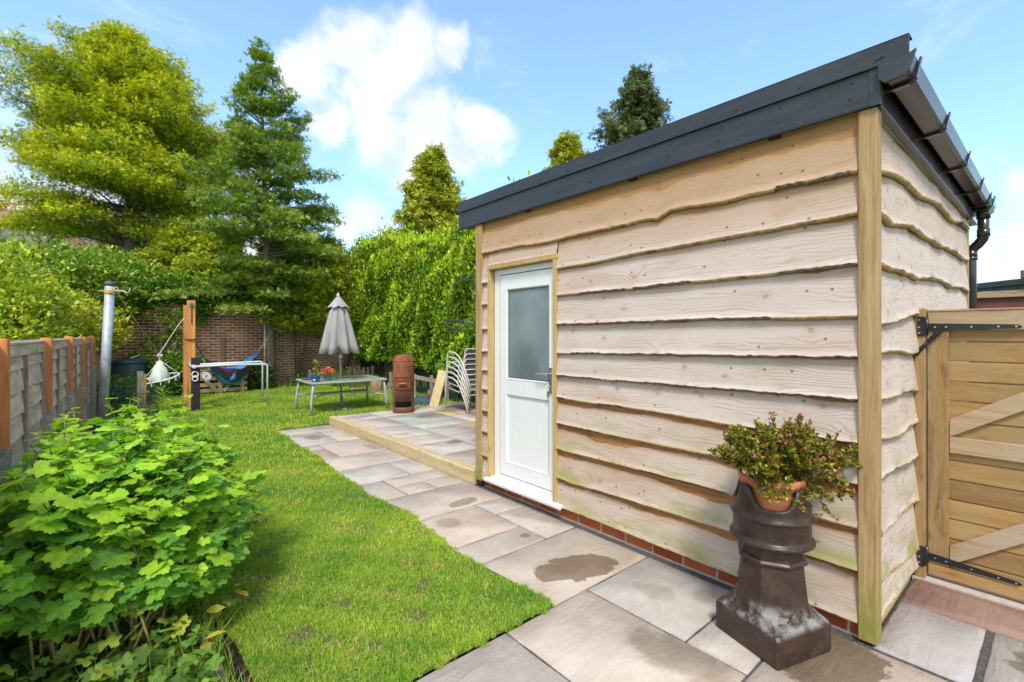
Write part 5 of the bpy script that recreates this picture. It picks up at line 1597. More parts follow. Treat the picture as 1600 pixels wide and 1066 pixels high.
# ------------------------------------------------------------------ vegetation
# grass blades
def patch(x, y, s_, seed):
    v = np.sin(x * s_ * 1.0 + seed) * np.cos(y * s_ * 1.3 + seed * 2) + .6 * np.sin(x * s_ * 2.3 + y * s_ * 1.9 + seed) + .4 * np.cos(x * s_ * 4.7 - y * s_ * 3.9 + seed * 3)
    return v / 2.0
def grass(name, n, xr, yr, hmul, wd, cond, kcols=None):
    x = rng.uniform(xr[0], xr[1], n); y = rng.uniform(yr[0], yr[1], n)
    k = cond(x, y)
    x, y = x[k], y[k]
    bare = patch(x, y, 5.1, .7) + .5 * patch(x, y, 13, 2.2)
    keep = rng.random(len(x)) < np.clip(1.15 - np.clip((bare - .52) * 2.6, 0, .93), 0, 1)
    for wx, wy, wr in WORN:
        dd_ = np.hypot(x - wx, y - wy) / wr
        keep &= rng.random(len(x)) < np.clip((dd_ - .35) * 1.2 + .42, .40, 1)
    x, y, bare = x[keep], y[keep], bare[keep]
    n = len(x)
    tuft = patch(x, y, 9, 4.4)
    h = rng.uniform(.45, 1.2, n) * hmul * (1 + .35 * tuft)
    az_ = rng.uniform(0, 2 * np.pi, n) + .0
    lean = rng.uniform(.15, .95, n)
    dx, dy = np.cos(az_) * lean, np.sin(az_) * lean
    fx, fy = -np.sin(az_ + rng.normal(0, .5, n)), np.cos(az_ + rng.normal(0, .5, n))
    w_ = wd * rng.uniform(.7, 1.4, n)
    z0 = np.full(n, .004)
    def pt(t, s_):
        return np.stack([x + dx * h * t ** 1.7 + fx * w_ * s_, y + dy * h * t ** 1.7 + fy * w_ * s_, z0 + h * (t - .28 * lean * t * t)], 1)
    V = np.stack([pt(0, -.5), pt(0, .5), pt(.5, .42), pt(.5, -.42), pt(1, 0)], 1).reshape(-1, 3)
    b_ = np.arange(n)[:, None] * 5
    FL = (b_ + np.array([0, 1, 2, 3, 3, 2, 4])[None, :]).ravel(); LC = np.tile([4, 3], n)
    yel = np.clip(.5 + .7 * patch(x, y, 1.9, 1.0) + .45 * patch(x, y, 8.3, 2.0) + rng.normal(0, .2, n), 0, 1)[:, None]
    c = np.array([.085, .235, .018]) * (1 - yel) + np.array([.185, .335, .028]) * yel
    dry = rng.random(n) < (.06 + .30 * (bare > .62))
    c[dry] = (.36, .30, .14)
    c *= rng.normal(1, .14, (n, 1))
    C = np.repeat(np.clip(c, .01, .9), 5, axis=0)
    return V, FL, LC, C
gm = leaf_mat('grass_blade', .5, .35, .35, (1.2, 1.25, .4), gain=(2.55, 1.85, 2.0))
def lawn_in(x, y):
    ex = np.where(y < 7.97, edge_x(y) + .020 * np.sin(y * 4.3 + 1) + .010 * np.sin(y * 13) + .010 * np.sin(y * 37) + .01 * np.sin(y * 101), 99)
    hed = np.where(y > 7.97, 5.75, 99)
    ins = (y > 1.828 + .014 * np.sin(x * 31) + .010 * np.sin(x * 77)) & (x < ex) & (x < hed) & (x > bed_x(y))
    fw = x * .6483 + y * .7614; rt = x * .7613 - y * .6484
    vis = (np.abs(rt) < fw * 1.14 + .3) & (fw > 1.3)
    ins &= ~((x > 2.7) & (y > 3.8) & (y < 7.97))
    return ins & vis
parts = []
def fwd(x, y): return x * .6483 + y * .7614
def fwj(x, y): return fwd(x, y) + 1.6 * (((x * 917.3 + y * 731.7) % 1.0) - .5)
parts.append(grass('a', 230000, (.3, 2.0), (1.8, 4.6), .027, .0025, lambda x, y: lawn_in(x, y) & (fwj(x, y) < 3.8)))
parts.append(grass('b', 200000, (-.1, 2.0), (2.5, 8.2), .031, .0040, lambda x, y: lawn_in(x, y) & (fwj(x, y) >= 3.4) & (fwj(x, y) < 6.2)))
parts.append(grass('c', 190000, (-.2, 6.2), (4, 14.8), .048, .0085, lambda x, y: lawn_in(x, y) & (fwj(x, y) >= 5.6)))
def fringe(x, y):   # long unmown grass against wall, hedge, legs
    return lawn_in(x, y) & ((y > 14.2) | ((y > 8.3) & (x > 5.3)) | ((x < bed_x(y) + .12)))
def edge_f(x, y):
    return lawn_in(x, y) & (((y < 7.97) & (x > edge_x(y) - .05)) | ((y < 1.90) & (x < 1.9))) & (fwd(x, y) < 8)
parts.append(grass('e', 420000, (.4, 1.98), (1.83, 8.0), .030, .0030, edge_f))
parts.append(grass('d', 40000, (-.2, 6.2), (3, 14.8), .14, .009, fringe))
VV = []; FF = []; LL = []; CC = []; o_ = 0
for V, FL, LC, C in parts:
    VV.append(V); FF.append(FL + o_); LL.append(LC); CC.append(C); o_ += len(V)
gr = fast_mesh('grass', np.concatenate(VV), np.concatenate(FF), np.concatenate(LL), gm, None, colors=np.concatenate(CC))
tag(gr, 'short bright green mown grass of the lawn', 'grass', kind='stuff')
# clover and small weeds in the lawn
n = 4200
x = rng.uniform(.45, 1.9, n); y = rng.uniform(1.9, 5.2, n)
k = lawn_in(x, y) & (patch(x, y, 4.0, 3.0) > .12); x, y = x[k], y[k]; n = len(x)
P_ = np.stack([x, y, rng.uniform(.006, .026, n)], 1)
a = rng.uniform(0, 6.28, n)
D_ = np.stack([np.cos(a), np.sin(a), rng.uniform(0, .4, n)], 1)
o = leaves('clover', P_, D_, rng.normal(0, .25, (n, 3)) + (0, 0, 1), rng.uniform(.012, .026, n), jitter_colors(n, [(.07, .17, .035), (.12, .24, .06), (.17, .28, .10)], .15), leaf_mat('clover_leaf', .45, .2), None, T_OVAL, F_OVAL)
tag(o, 'small clover and weeds growing through the lawn', 'ground cover', kind='stuff')

# ---- currant bush
def lobed(n_l=5):
    outl = []
    for k in range(41):
        a = -2.55 + 5.1 * k / 40
        lobe = max(math.exp(-((a) / .46) ** 2) * 1.0, math.exp(-((abs(a) - 1.0) / .44) ** 2) * .82, math.exp(-((abs(a) - 1.95) / .50) ** 2) * .50)
        r_ = .36 + .34 * lobe
        r_ *= 1 + .05 * math.cos(k * math.pi)
        outl.append((r_ * math.sin(a), r_ * math.cos(a) + .05, -.22 * r_ * r_ + .05 * math.cos(a * 5)))
    T = [(0, .05, .0)] + outl
    F = [(0, i, i + 1) for i in range(1, 41)]
    return T, F
T_CUR, F_CUR = lobed()
CB_ = thing('currant_bush', 'large leafy blackcurrant bush with bright green lobed leaves in the left foreground', 'bush', (.12, 2.85, 0))
cr = random.Random(3)
stems = MB(); LP = []; LD = []; LN = []; LS = []; LC_ = []
bc_ = Vector((.02, 2.85, .0))
ELL = [((.10, 3.50, .52), (.58, .95, .58)), ((.40, 3.35, .44), (.42, .60, .42)), ((-.15, 3.05, .52), (.40, .50, .50)), ((.14, 3.02, .52), (.40, .42, .50)), ((.12, 3.0, .34), (.40, .45, .26)), ((.35, 3.2, .34), (.34, .45, .24))]
def in_bush(p):
    for c, r_ in ELL:
        q = sum(((p[i] - c[i]) / r_[i]) ** 2 for i in range(3))
        if q < 1: return True
    return False
pet = MB()
def add_leaf(p, out, s_, young):
    d_ = (Vector(out) + Vector((cr.gauss(0, .35), cr.gauss(0, .35), cr.gauss(.0, .25)))).normalized()
    pe = p + (d_ * .4 + Vector((0, 0, .45))).normalized() * s_ * cr.uniform(.5, .9)
    pet.tube([p, pe], .0012, 3, cap=False)
    LP.append(tuple(pe)); low = max(0, min(1, (1.0 - p.z) / .8))
    dd_ = Vector((d_.x, d_.y, d_.z * .3 - .15 - .75 * low * cr.random())); LD.append(tuple(dd_))
    k_ = .35 + .75 * low * cr.random()
    LN.append((cr.gauss(0, .35) + out[0] * k_, cr.gauss(0, .35) + out[1] * k_, 1.0)); LS.append(s_)
    LC_.append((.19, .40, .03) if young > .72 else ((.11, .30, .035) if cr.random() < .55 else (.075, .235, .04)))
# canes rise from several crowns and end at the surface of the bush
ncane = 520
for i in range(ncane):
    c, r_ = ELL[cr.choice([0, 0, 0, 1, 2, 2, 3, 3, 4, 4, 5])]
    while True:
        v = Vector((cr.gauss(0, 1), cr.gauss(0, 1), cr.gauss(.35, .9))).normalized()
        if v.z > -.35: break
    tip = Vector((c[0] + v.x * r_[0] * cr.uniform(.85, 1.08), c[1] + v.y * r_[1] * cr.uniform(.85, 1.08), c[2] + v.z * r_[2] * cr.uniform(.82, 1.12)))
    if tip.x < -.40: tip.x = -.40 + cr.random() * .1
    base = Vector((cr.uniform(-.22, .22), c[1] + cr.uniform(-.45, .45), 0))
    mid = base.lerp(tip, .55) + Vector((cr.gauss(0, .04), cr.gauss(0, .04), .06))
    pts = [base, base.lerp(mid, .5), mid, mid.lerp(tip, .5) + Vector((0, 0, .03)), tip]
    stems.tube(pts, [.007, .006, .005, .004, .0025], 5)
    up = (tip - mid).normalized()
    seglen = (tip - mid).length
    nl = 9
    for j in range(nl):
        t = 1 - j / nl * .85
        q = mid.lerp(tip, t) if t > .5 else mid.lerp(tip, t)
        a = j * 2.4 + i
        out = Vector((math.cos(a), math.sin(a), .25)) + (q - Vector((c[0], c[1], c[2]))).normalized() * .7
        s_ = cr.uniform(.06, .102) * (.55 if j < 2 else 1.0)
        add_leaf(q, out, s_, 1.0 if j < 3 and v.z > .15 else cr.random() * .8)
stems.build('canes', plain('green_cane', (.26, .22, .06), .7, var=.4, c2=(.10, .06, .03), w2=(.45, .65)), CB_)
pet.build('petioles', plain('petiole', (.32, .38, .08), .6), CB_, recalc=False)
LCa = np.array(LC_) * (1 + rng.normal(0, .13, (len(LC_), 1)))
leaves('foliage', np.array(LP), np.array(LD), np.array(LN), np.array(LS) * 1.15, np.clip(LCa, .01, .9), leaf_mat('currant_leaf', .5, .42, .35, (1.2, 1.25, .35), veins=True, gain=(2.2, 1.65, 1.5)), CB_, T_CUR, F_CUR)

# undergrowth at the front of the bed
n = 4200
x = rng.uniform(-.55, .32, n); y = rng.uniform(1.6, 3.4, n)
P_ = np.stack([x, y, rng.uniform(.02, .25, n) * rng.uniform(.2, 1, n)], 1)
a = rng.uniform(0, 6.28, n)
D_ = np.stack([np.cos(a), np.sin(a), rng.uniform(-.1, .6, n)], 1)
o = leaves('bed_weeds', P_, D_, rng.normal(0, .35, (n, 3)) + (0, 0, 1), rng.uniform(.03, .085, n), jitter_colors(n, [(.05, .13, .03), (.09, .21, .04), (.16, .28, .05), (.28, .36, .06)], .18, [.4, .38, .2, .02]), leaf_mat('weed_leaf', .45, .25, veins=True), None, T_CUR, F_CUR)
tag(o, 'low weeds covering the bed under the currant bush', 'ground cover', kind='stuff')
V, FL, LC, C = grass('bed', 2600, (-.3, .42), (1.4, 3.2), .20, .006, lambda x, y: (x < .46))
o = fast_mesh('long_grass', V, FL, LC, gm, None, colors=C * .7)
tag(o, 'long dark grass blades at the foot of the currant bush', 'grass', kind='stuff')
# bramble shoot with yellowing leaves by the edging board
bs_ = thing('weed_plant', 'small weed with yellow-green leaves growing over the edging board', 'weed', (.28, 2.5, 0))
Pq = []; Dq = []
sg = MB()
for k in range(9):
    a = k * .7; q = Vector((.22 + .03 * k, 2.35 + .07 * k, .03)); e = q + Vector((.10 * math.cos(a), .10 * math.sin(a), .14))
    sg.tube([q, e], .002, 4)
    for j in range(5): Pq.append(tuple(q.lerp(e, .4 + .15 * j))); Dq.append((cr.gauss(0, 1), cr.gauss(0, 1), .1))
sg.build('stems', twig, bs_)
leaves('leaves', np.array(Pq), np.array(Dq), rng.normal(0, .3, (len(Pq), 3)) + (0, 0, 1), rng.uniform(.05, .09, len(Pq)), jitter_colors(len(Pq), [(.25, .30, .05), (.10, .24, .05), (.34, .28, .06)], .15), leaf_mat('bramble_leaf', .45, .3, veins=True), bs_, T_OVAL, F_OVAL)

# ---- generic shrub made of leaf clumps
def shrub(name, label, cat, base, ells, nclump, per, crad, size, cols, wts, tmpl=T_OVAL, tf=F_OVAL, group=None, trans=.3, rough=.45, shell=.55, updir=.4, trunks=5, newcol=None, spikes=False, cut=None):
    T = thing(name, label, cat, base, group)
    vol = np.array([r_[0] * r_[1] * r_[2] for c, r_ in ells]) ** (2 / 3); vol /= vol.sum()
    P = []; D = []; Nn = []; C = []
    for i in range(nclump):
        c, r_ = ells[rng.choice(len(ells), p=vol)]
        v = rng.normal(0, 1, 3); v /= np.linalg.norm(v)
        rad = shell + (1.03 - shell) * rng.random() ** .6
        lump = 1 + .13 * mnoise.noise(Vector((v[0] * 2.2 + c[0], v[1] * 2.2 + c[1], v[2] * 2.2))) * 2
        q = np.array(c) + v * np.array(r_) * rad * lump
        if q[2] < .05: continue
        if cut is not None and not cut(q): continue
        m_ = max(3, int(per * rng.uniform(.5, 1.4)))
        cr_ = crad * rng.uniform(.6, 1.3)
        off = rng.normal(0, 1, (m_, 3)) * cr_ * np.array([1, 1, .6])
        P.append(q + off)
        out = v * .9 + np.array([0, 0, updir])
        D.append(out[None, :] + rng.normal(0, .75, (m_, 3)))
        Nn.append(rng.normal(0, .6, (m_, 3)) + np.array([0, 0, 1.0]) + v * .3)
        cb_ = jitter_colors(m_, cols, .13, wts) * rng.uniform(.65, 1.4) * np.array([rng.uniform(.82, 1.15), 1, 1])
        if newcol is not None:
            k = rng.random(m_) < newcol[1] * (rad > .85) * (1 if v[2] > -.2 else .4)
            cb_[k] = np.array(newcol[0]) * rng.uniform(.8, 1.2, (k.sum(), 1))
        C.append(cb_)
    P = np.concatenate(P); D = np.concatenate(D); Nn = np.concatenate(Nn); C = np.concatenate(C)
    leaves('foliage', P, D, Nn, rng.uniform(size[0], size[1], len(P)), np.clip(C, .003, .9), leaf_mat(name + '_leaf', rough, trans), T, tmpl, tf)
    b = MB()
    for k in range(trunks):
        c, r_ = ells[k % len(ells)]
        p0 = Vector((base[0] + rng.normal(0, .1), base[1] + rng.normal(0, .1), base[2] - .03))
        p1 = Vector((c[0] + rng.normal(0, r_[0] * .3), c[1] + rng.normal(0, r_[1] * .3), c[2] + r_[2] * .4))
        b.tube([p0, p0.lerp(p1, .4) + Vector((0, 0, .1)), p0.lerp(p1, .75), p1], [.03, .022, .014, .006], 6)
    if trunks: b.build('stems', M['bark'], T)
    return T

# left shrubs beyond the fence
GL = 'shrubs beyond the left fence'
shrub('garden_shrub', 'bright green feathery shrub leaning over the fence at the left edge', 'shrub', (-1.5, 10.2, 0),
      [((-1.35, 9.9, 1.75), (.95, 1.2, .95)), ((-1.5, 11.2, 1.85), (.9, 1.3, .95))], 1500, 16, .09, (.05, .10), [(.12, .22, .03), (.21, .32, .035), (.32, .40, .04)], [.3, .4, .3], T_RHOMB, F_RHOMB, GL)
shrub('garden_shrub', 'yellow-green fine leaved shrub above the fence next to the grey pole', 'shrub', (-.8, 12.4, 0),
      [((-.70, 12.4, 1.75), (.62, 1.1, .55)), ((-.35, 13.3, 1.6), (.6, .9, .55)), ((-.95, 11.4, 1.75), (.55, .9, .6))], 1100, 18, .07, (.05, .09), [(.24, .30, .03), (.34, .39, .04), (.15, .22, .03)], [.45, .35, .2], T_RHOMB, F_RHOMB, GL, updir=.8)
shrub('garden_shrub', 'tall green elder shrub with pale flowers behind the yellow-green shrub', 'shrub', (-1.0, 15.6, 0),
      [((-1.1, 14.6, 2.45), (1.2, 1.2, 1.05)), ((.0, 15.6, 2.5), (1.1, .8, 1.1)), ((-.2, 14.4, 2.4), (.7, .7, .8)), ((-2.2, 13.5, 2.1), (1.3, 1.5, 1.1))], 2500, 16, .12, (.07, .13), [(.07, .17, .025), (.13, .25, .035), (.22, .34, .05)], [.35, .35, .3], T_OVAL, F_OVAL, GL, newcol=((.50, .52, .36), .03))
# ivy on the wall
shrub('ivy', 'dark glossy ivy spilling over the top of the brick wall', 'climber', (1.3, 14.85, 0),
      [((.7, 14.9, 2.55), (.7, .3, .38)), ((1.5, 14.88, 2.65), (.8, .32, .42)), ((2.3, 14.9, 2.5), (.8, .32, .42)), ((1.75, 14.75, 2.15), (.28, .15, .35)), ((.2, 14.8, 2.3), (.45, .3, .4)), ((3.2, 14.9, 2.5), (.9, .3, .4))], 900, 14, .08, (.07, .11), [(.035, .11, .02), (.07, .19, .03), (.13, .27, .04)], [.4, .4, .2], T_OVAL, F_OVAL, rough=.3, trunks=2, newcol=((.2, .34, .05), .25))
# climber on the wall by the rope and shrubs at the wall foot
shrub('climber', 'loose sprays of a climber against the brick wall left of the orange posts', 'climber', (1.0, 14.6, 0),
      [((.95, 14.55, 1.95), (.28, .12, .18)), ((1.30, 14.5, 1.75), (.22, .15, .35)), ((.80, 14.6, 1.35), (.35, .1, .12)), ((1.15, 14.6, 1.25), (.15, .1, .4)), ((.62, 14.5, .95), (.2, .15, .3))], 110, 12, .06, (.06, .10), [(.12, .25, .05), (.2, .33, .06)], [.5, .5], T_RHOMB, F_RHOMB, trunks=4)
shrub('wall_foot_shrub', 'dark green leafy plants at the foot of the brick wall', 'shrub', (.9, 14.2, 0),
      [((.95, 14.1, .35), (.55, .4, .5)), ((1.35, 14.3, .45), (.5, .35, .6)), ((.1, 13.6, .2), (.6, .5, .35)), ((.15, 12.9, .2), (.45, .8, .35))], 700, 14, .09, (.07, .12), [(.05, .14, .03), (.09, .22, .04), (.15, .28, .05)], [.4, .4, .2], T_OVAL, F_OVAL, trunks=3)
shrub('wall_foot_shrub', 'dark bushy plant between the crate and the tree trunk', 'shrub', (3.0, 14.3, 0), [((3.05, 14.3, .35), (.38, .3, .42))], 130, 14, .07, (.06, .09), [(.03, .09, .03), (.05, .14, .04)], [.5, .5], trunks=2)
shrub('wall_foot_shrub', 'low green plants at the wall foot behind the table', 'shrub', (5.0, 14.2, 0), [((4.3, 14.4, .16), (.5, .25, .22)), ((5.3, 13.6, .2), (.5, .6, .28))], 130, 12, .07, (.06, .09), [(.04, .12, .03), (.09, .2, .04)], [.5, .5], trunks=2)
x, y = spot(254, 8.3)
T = thing('weed_plant', 'tall pale green weed standing above the currant bush', 'weed', (x, y, 0))
MB().tube([(x, y, -.02), (x, y, .55)], .008, 5).build('stem', plain('green_stem', (.14, .24, .05), .6), T)
n = 26
a = np.arange(n) * 2.4
P_ = np.stack([np.full(n, x), np.full(n, y), .25 + .012 * np.arange(n)], 1)
leaves('leaves', P_, np.stack([np.cos(a), np.sin(a), np.full(n, .7)], 1), np.tile([0, 0, 1.0], (n, 1)), rng.uniform(.14, .22, n), jitter_colors(n, [(.18, .32, .06)], .12), leaf_mat('weed_leaf_tall'), T, [(0, 0, 0), (.09, .4, 0), (0, 1, -.1), (-.09, .4, 0)], F_RHOMB)

# laurel hedge on the right
HD = thing('laurel_hedge', 'tall glossy laurel hedge with lime green new shoots along the right boundary', 'hedge', (6.3, 10, 0))
def laurel():
    P = []; D = []; Nn = []; C = []; S_ = []
    n = 66000
    y = rng.uniform(4.2, 14.9, n)
    top = 3.72 + .18 * np.sin(y * 1.1) + .10 * np.sin(y * 3.7 + 1) + .04 * (y - 8)
    face = rng.random(n) < .74
    z = np.where(face, rng.uniform(.15, 1, n) ** .9 * top, top + np.abs(rng.normal(0, .13, n)) * (1 + .8 * np.sin(y * 4.1)))
    lump = .16 * np.sin(y * 1.9 + z * .9) * np.cos(z * 2.4 - y * .9) + .08 * np.sin(y * 5.9 + z * 4.3)
    xf = 5.72 + .02 * (y - 8) + lump + .06 * (z < .5) * 2 + .25 * np.clip((z - top + .5) / .5, 0, 1) ** 2
    x = np.where(face, xf + np.abs(rng.normal(0, .14, n)), rng.uniform(5.8, 7.3, n))
    P = np.stack([x, y, z], 1)
    new = .55 * patch(y * 1.2 + z * .5, z * 1.4 - y * .4, 1.9, .3) + .35 * patch(y + z * .8, z - y * .6, 5, 1.2) + .5 * (z - 1.9) / 2
    isnew = rng.random(n) < np.clip(.50 + .45 * new, .15, .92)
    D = np.where(isnew[:, None], rng.normal(0, .28, (n, 3)) + np.array([-.35, -.1, 1.0]), rng.normal(0, .55, (n, 3)) + np.array([-.8, -.2, .25]))
    Nn = rng.normal(0, .45, (n, 3)) + np.where(isnew[:, None], np.array([-1.0, -.5, .2]), np.array([-.7, -.2, .9]))
    old = jitter_colors(n, [(.04, .12, .014), (.07, .19, .018), (.11, .26, .022)], .15, [.3, .4, .3])
    nw = jitter_colors(n, [(.30, .44, .02), (.40, .50, .025), (.18, .34, .02)], .12, [.45, .25, .3])
    C = np.where(isnew[:, None], nw, old)
    S_ = np.where(isnew, rng.uniform(.06, .12, n), rng.uniform(.08, .13, n))
    leaves('foliage', P, D, Nn, S_, C, leaf_mat('laurel_leaf', .28, .28, .5), HD, T_OVAL, F_OVAL)
laurel()
b = MB()
for k in range(22):
    y = 5 + k * .46; b.tube([(6.2, y, -.03), (6.15 + .1 * math.sin(k), y + .1, 1.2), (6.2, y + .2 * math.sin(k * 2), 3.3)], [.04, .03, .012], 6)
b.build('stems', M['bark'], HD)
MB().box(6.12, 7.1, 4.4, 14.7, .3, 3.45).build('dark_core', plain('painted_shade_core', (.035, .045, .015), 1, var=.6, scale=20, bump=1), HD)  # dark box added inside to stop light passing; inner shade in its colour

# ---- conifers
def conifer(name, label, base, H, zb, prof, nbr, elev, droop, sub, per, size, cols, wts, tipcol, spread=.05, asym=None, trunk_r=.18, lean=(0, 0), group=None, tmpl=T_SPRIG, tf=F_SPRIG, flat=.35, hang=0.0, trans=.25, cat='tree', limbs=True, seed=1, dirn=None):
    g_ = np.random.default_rng(seed)
    T = thing(name, label, cat, (base[0], base[1], 0), group)
    P = []; D = []; Nn = []; C = []
    lb = MB()
    bx_, by_ = base
    def axis(z):
        t = z / H
        return np.array([bx_ + lean[0] * t, by_ + lean[1] * t, z])
    for i in range(nbr):
        t = (i + g_.random()) / nbr
        t = t ** .92
        z = zb + (H - zb) * t
        az_ = g_.uniform(0, 2 * np.pi) if dirn is None else g_.choice(dirn) + g_.normal(0, .5)
        L_ = prof(t) * g_.uniform(.62, 1.18)
        if asym is not None: L_ *= asym(az_, t)
        if L_ < .12: L_ = .12
        e = elev(t) + g_.normal(0, .12)
        dh = np.array([math.cos(az_), math.sin(az_), 0.0]); up = np.array([0, 0, 1.0])
        d0 = dh * math.cos(e) + up * math.sin(e)
        side = np.array([-dh[1], dh[0], 0.0])
        def bp(s_): return axis(z) + d0 * L_ * s_ + up * (-droop * L_ * s_ * s_)
        if limbs and L_ > .6:
            lb.tube([tuple(bp(s_)) for s_ in (0, .3, .6, .9)], [max(.012, trunk_r * .28 * (1 - t * .7)), .02 + .01 * (1 - t), .012, .005], 5)
        ns = max(3, int(sub * L_ ** .7))
        for j in range(ns):
            s_ = .22 + .8 * (j + g_.random()) / ns
            q0 = bp(min(s_, 1.0))
            sl_ = (1.12 - s_) * L_ * .42 + .10
            for sg_ in (-1, 1):
                dv = d0 * .75 + side * sg_ * g_.uniform(.5, 1.0) + up * g_.normal(.02 - hang, .12)
                m_ = max(2, int(per * sl_ ** .8 * g_.uniform(.6, 1.3)))
                tt = g_.uniform(.1, 1, m_)
                pts = q0 + dv * (tt * sl_)[:, None] - up * (tt * tt * sl_ * (droop * .6 + hang * .8))[:, None]
                pts = pts + g_.normal(0, 1, (m_, 3)) * np.array([spread, spread, spread * flat * 2])
                P.append(pts)
                D.append(dv[None, :] + g_.normal(0, .45, (m_, 3)) - np.array([0, 0, hang]))
                Nn.append(g_.normal(0, .75, (m_, 3)) + np.array([0, 0, 1.0]))
                k = g_.choice(len(cols), m_, p=wts)
                cc_ = np.array(cols)[k] * g_.normal(1, .14, (m_, 1)) * g_.uniform(.85, 1.15)
                ty = np.clip((s_ * .5 + tt * .5 - .55) * 2.0, 0, 1)[:, None] * g_.uniform(.5, 1, (m_, 1))
                cc_ = cc_ * (1 - ty) + np.array(tipcol)[None, :] * ty
                C.append(cc_)
    P = np.concatenate(P); D = np.concatenate(D); Nn = np.concatenate(Nn); C = np.concatenate(C)
    leaves('crown', P, D, Nn, g_.uniform(size[0], size[1], len(P)), np.clip(C, .003, .9), leaf_mat(name + '_needles', .55, trans), T, tmpl, tf)
    a0, a1 = axis(0), axis(H * .55); a2 = axis(H * .93)
    lb2 = MB().tube([(a0[0], a0[1], -.1), (a0[0], a0[1], 1.0), tuple(a1), tuple(a2)], [trunk_r * 1.25, trunk_r, trunk_r * .5, .02], 10)
    tk = lb2.build('trunk', M['bark'], T)
    if limbs and lb.v: lb.build('limbs', M['bark'], T)
    print(name, len(P))
    return T

CAMR, CAMF = np.array([.7613, -.6484]), np.array([.6483, .7614])
AZR = math.atan2(CAMR[1], CAMR[0]); AZL = AZR + math.pi
def asy_yew(a, t):
    r_ = math.cos(a - AZR)      # +1 to the right of the picture
    return 1 + (-.10 * r_ if t > .35 else .06 * r_) + .10 * math.sin(3 * a + 7 * t)
# big golden tree
bx_, by_ = spot(205, 16.5)
conifer('golden_conifer', 'big spreading golden-green conifer behind the wall on the left', (bx_, by_), 11.7, 4.5,
        lambda t: 4.15 * (math.sin(min(1, (t + .30) / 1.30 * 1.0) * math.pi) ** .75) * (1 - .42 * t) + .25, 265, lambda t: .16 + .75 * t, .20, 12, 30, (.07, .14),
        [(.05, .12, .014), (.15, .26, .018), (.32, .43, .025)], [.28, .40, .32], (.56, .62, .035), .075, asy_yew, .26, flat=.6, seed=4, lean=(-.1, 0))
# centre conifer with its trunk at the wall
conifer('tall_conifer', 'tall ragged green conifer rising by the wall in the centre, narrow at its top', (3.42, 14.45), 9.45, 2.1,
        lambda t: min(1.55, 2.7 * (1 - t)) + .12, 150, lambda t: .0 + .55 * t, .10, 11, 26, (.09, .16),
        [(.06, .14, .035), (.11, .22, .045), (.17, .28, .055)], [.35, .4, .25], (.27, .35, .07), .055, lambda a, t: 1 + .28 * math.sin(a * 2 + t * 19) + .05 * math.cos(a - AZR), .13, seed=9, lean=(-.25, .05))
# lower drooping cypress boughs over the wall
def bough(px_, d_, zc, L_, seed_, cols=((.05, .12, .018), (.10, .19, .02), (.16, .23, .025)), tip=(.28, .33, .035)):
    pass
CY = [(300, 15.3, 4.9, 2.0), (345, 14.6, 4.6, 1.7), (455, 15.0, 4.7, 1.9), (510, 15.2, 4.4, 1.7), (250, 16.0, 4.2, 1.5)]
for k, (px_, d_, H_, W_) in enumerate(CY):
    x, y = spot(px_, d_)
    lab = ['dark cypress behind the brick wall left of the centre conifer', 'yellow-tipped cypress hanging over the wall above the hammock', 'mid green cypress right of the tree trunk', 'olive green cypress just left of the hedge', 'dark cypress low under the golden tree'][k]
    conifer('cypress', lab, (x, y), H_, 1.7 if k in (1, 2, 3) else 2.4, lambda t, W_=W_: W_ * (.62 + .38 * math.sin(math.pi * min(1, t * 1.3))) * (1 - .45 * t), 105, lambda t: .25 + .45 * t, .32, 11, 26, (.09, .16),
            [(.08, .17, .02), (.16, .27, .026), (.26, .36, .03)] if k != 4 else [(.02, .05, .014), (.035, .075, .014), (.05, .1, .02)], [.35, .4, .25], (.45, .50, .045) if k != 4 else (.10, .17, .025), .08, None, .09, group='cypresses along the brick wall', hang=.22, seed=20 + k)
# golden boughs reaching down to the hammock and left of the parasol
for k, (px_, d_, z_, L_) in enumerate([(360, 13.7, 1.75, 1.0), (475, 13.6, 2.0, 1.25), (415, 13.6, 2.55, .8)]):
    x, y = spot(px_, d_)
    shrub('cypress_bough_shrub', ['yellow-green conifer foliage hanging low above the hammock', 'yellow-green conifer foliage hanging beside the parasol', 'conifer foliage wrapped round the upper trunk over the white pole'][k], 'shrub', (x, y + .5, 0),
          [((x, y, z_), (L_ * .8, .45, .35)), ((x - .1, y + .1, z_ + .5), (L_ * .75, .5, .4)), ((x + .3 * (1 - 2 * (k % 2)), y + .1, z_ + .8), (L_ * .8, .6, .45))], 520, 20, .08, (.08, .14), [(.10, .19, .02), (.21, .31, .026), (.36, .43, .035)], [.3, .35, .35], T_SPRIG, F_SPRIG, trunks=3, updir=-.1, cut=lambda q: q[2] > (1.35 if k < 2 else 1.75))
shrub('maple_shrub', 'fresh light green broadleaf shrub growing up through the cypress', 'shrub', tuple(spot(375, 14.6)) + (0,),
      [(tuple(spot(385, 14.1)) + (3.0,), (.75, .5, .9)), (tuple(spot(352, 14.2)) + (2.55,), (.6, .5, .6)), (tuple(spot(425, 14.0)) + (2.6,), (.55, .5, .6)), (tuple(spot(425, 14.3)) + (4.6,), (.5, .5, .45)), (tuple(spot(362, 14.3)) + (3.7,), (.4, .4, .3))], 420, 14, .09, (.07, .12), [(.10, .24, .06), (.16, .32, .08), (.07, .18, .05)], [.4, .3, .3], T_OVAL, F_OVAL)
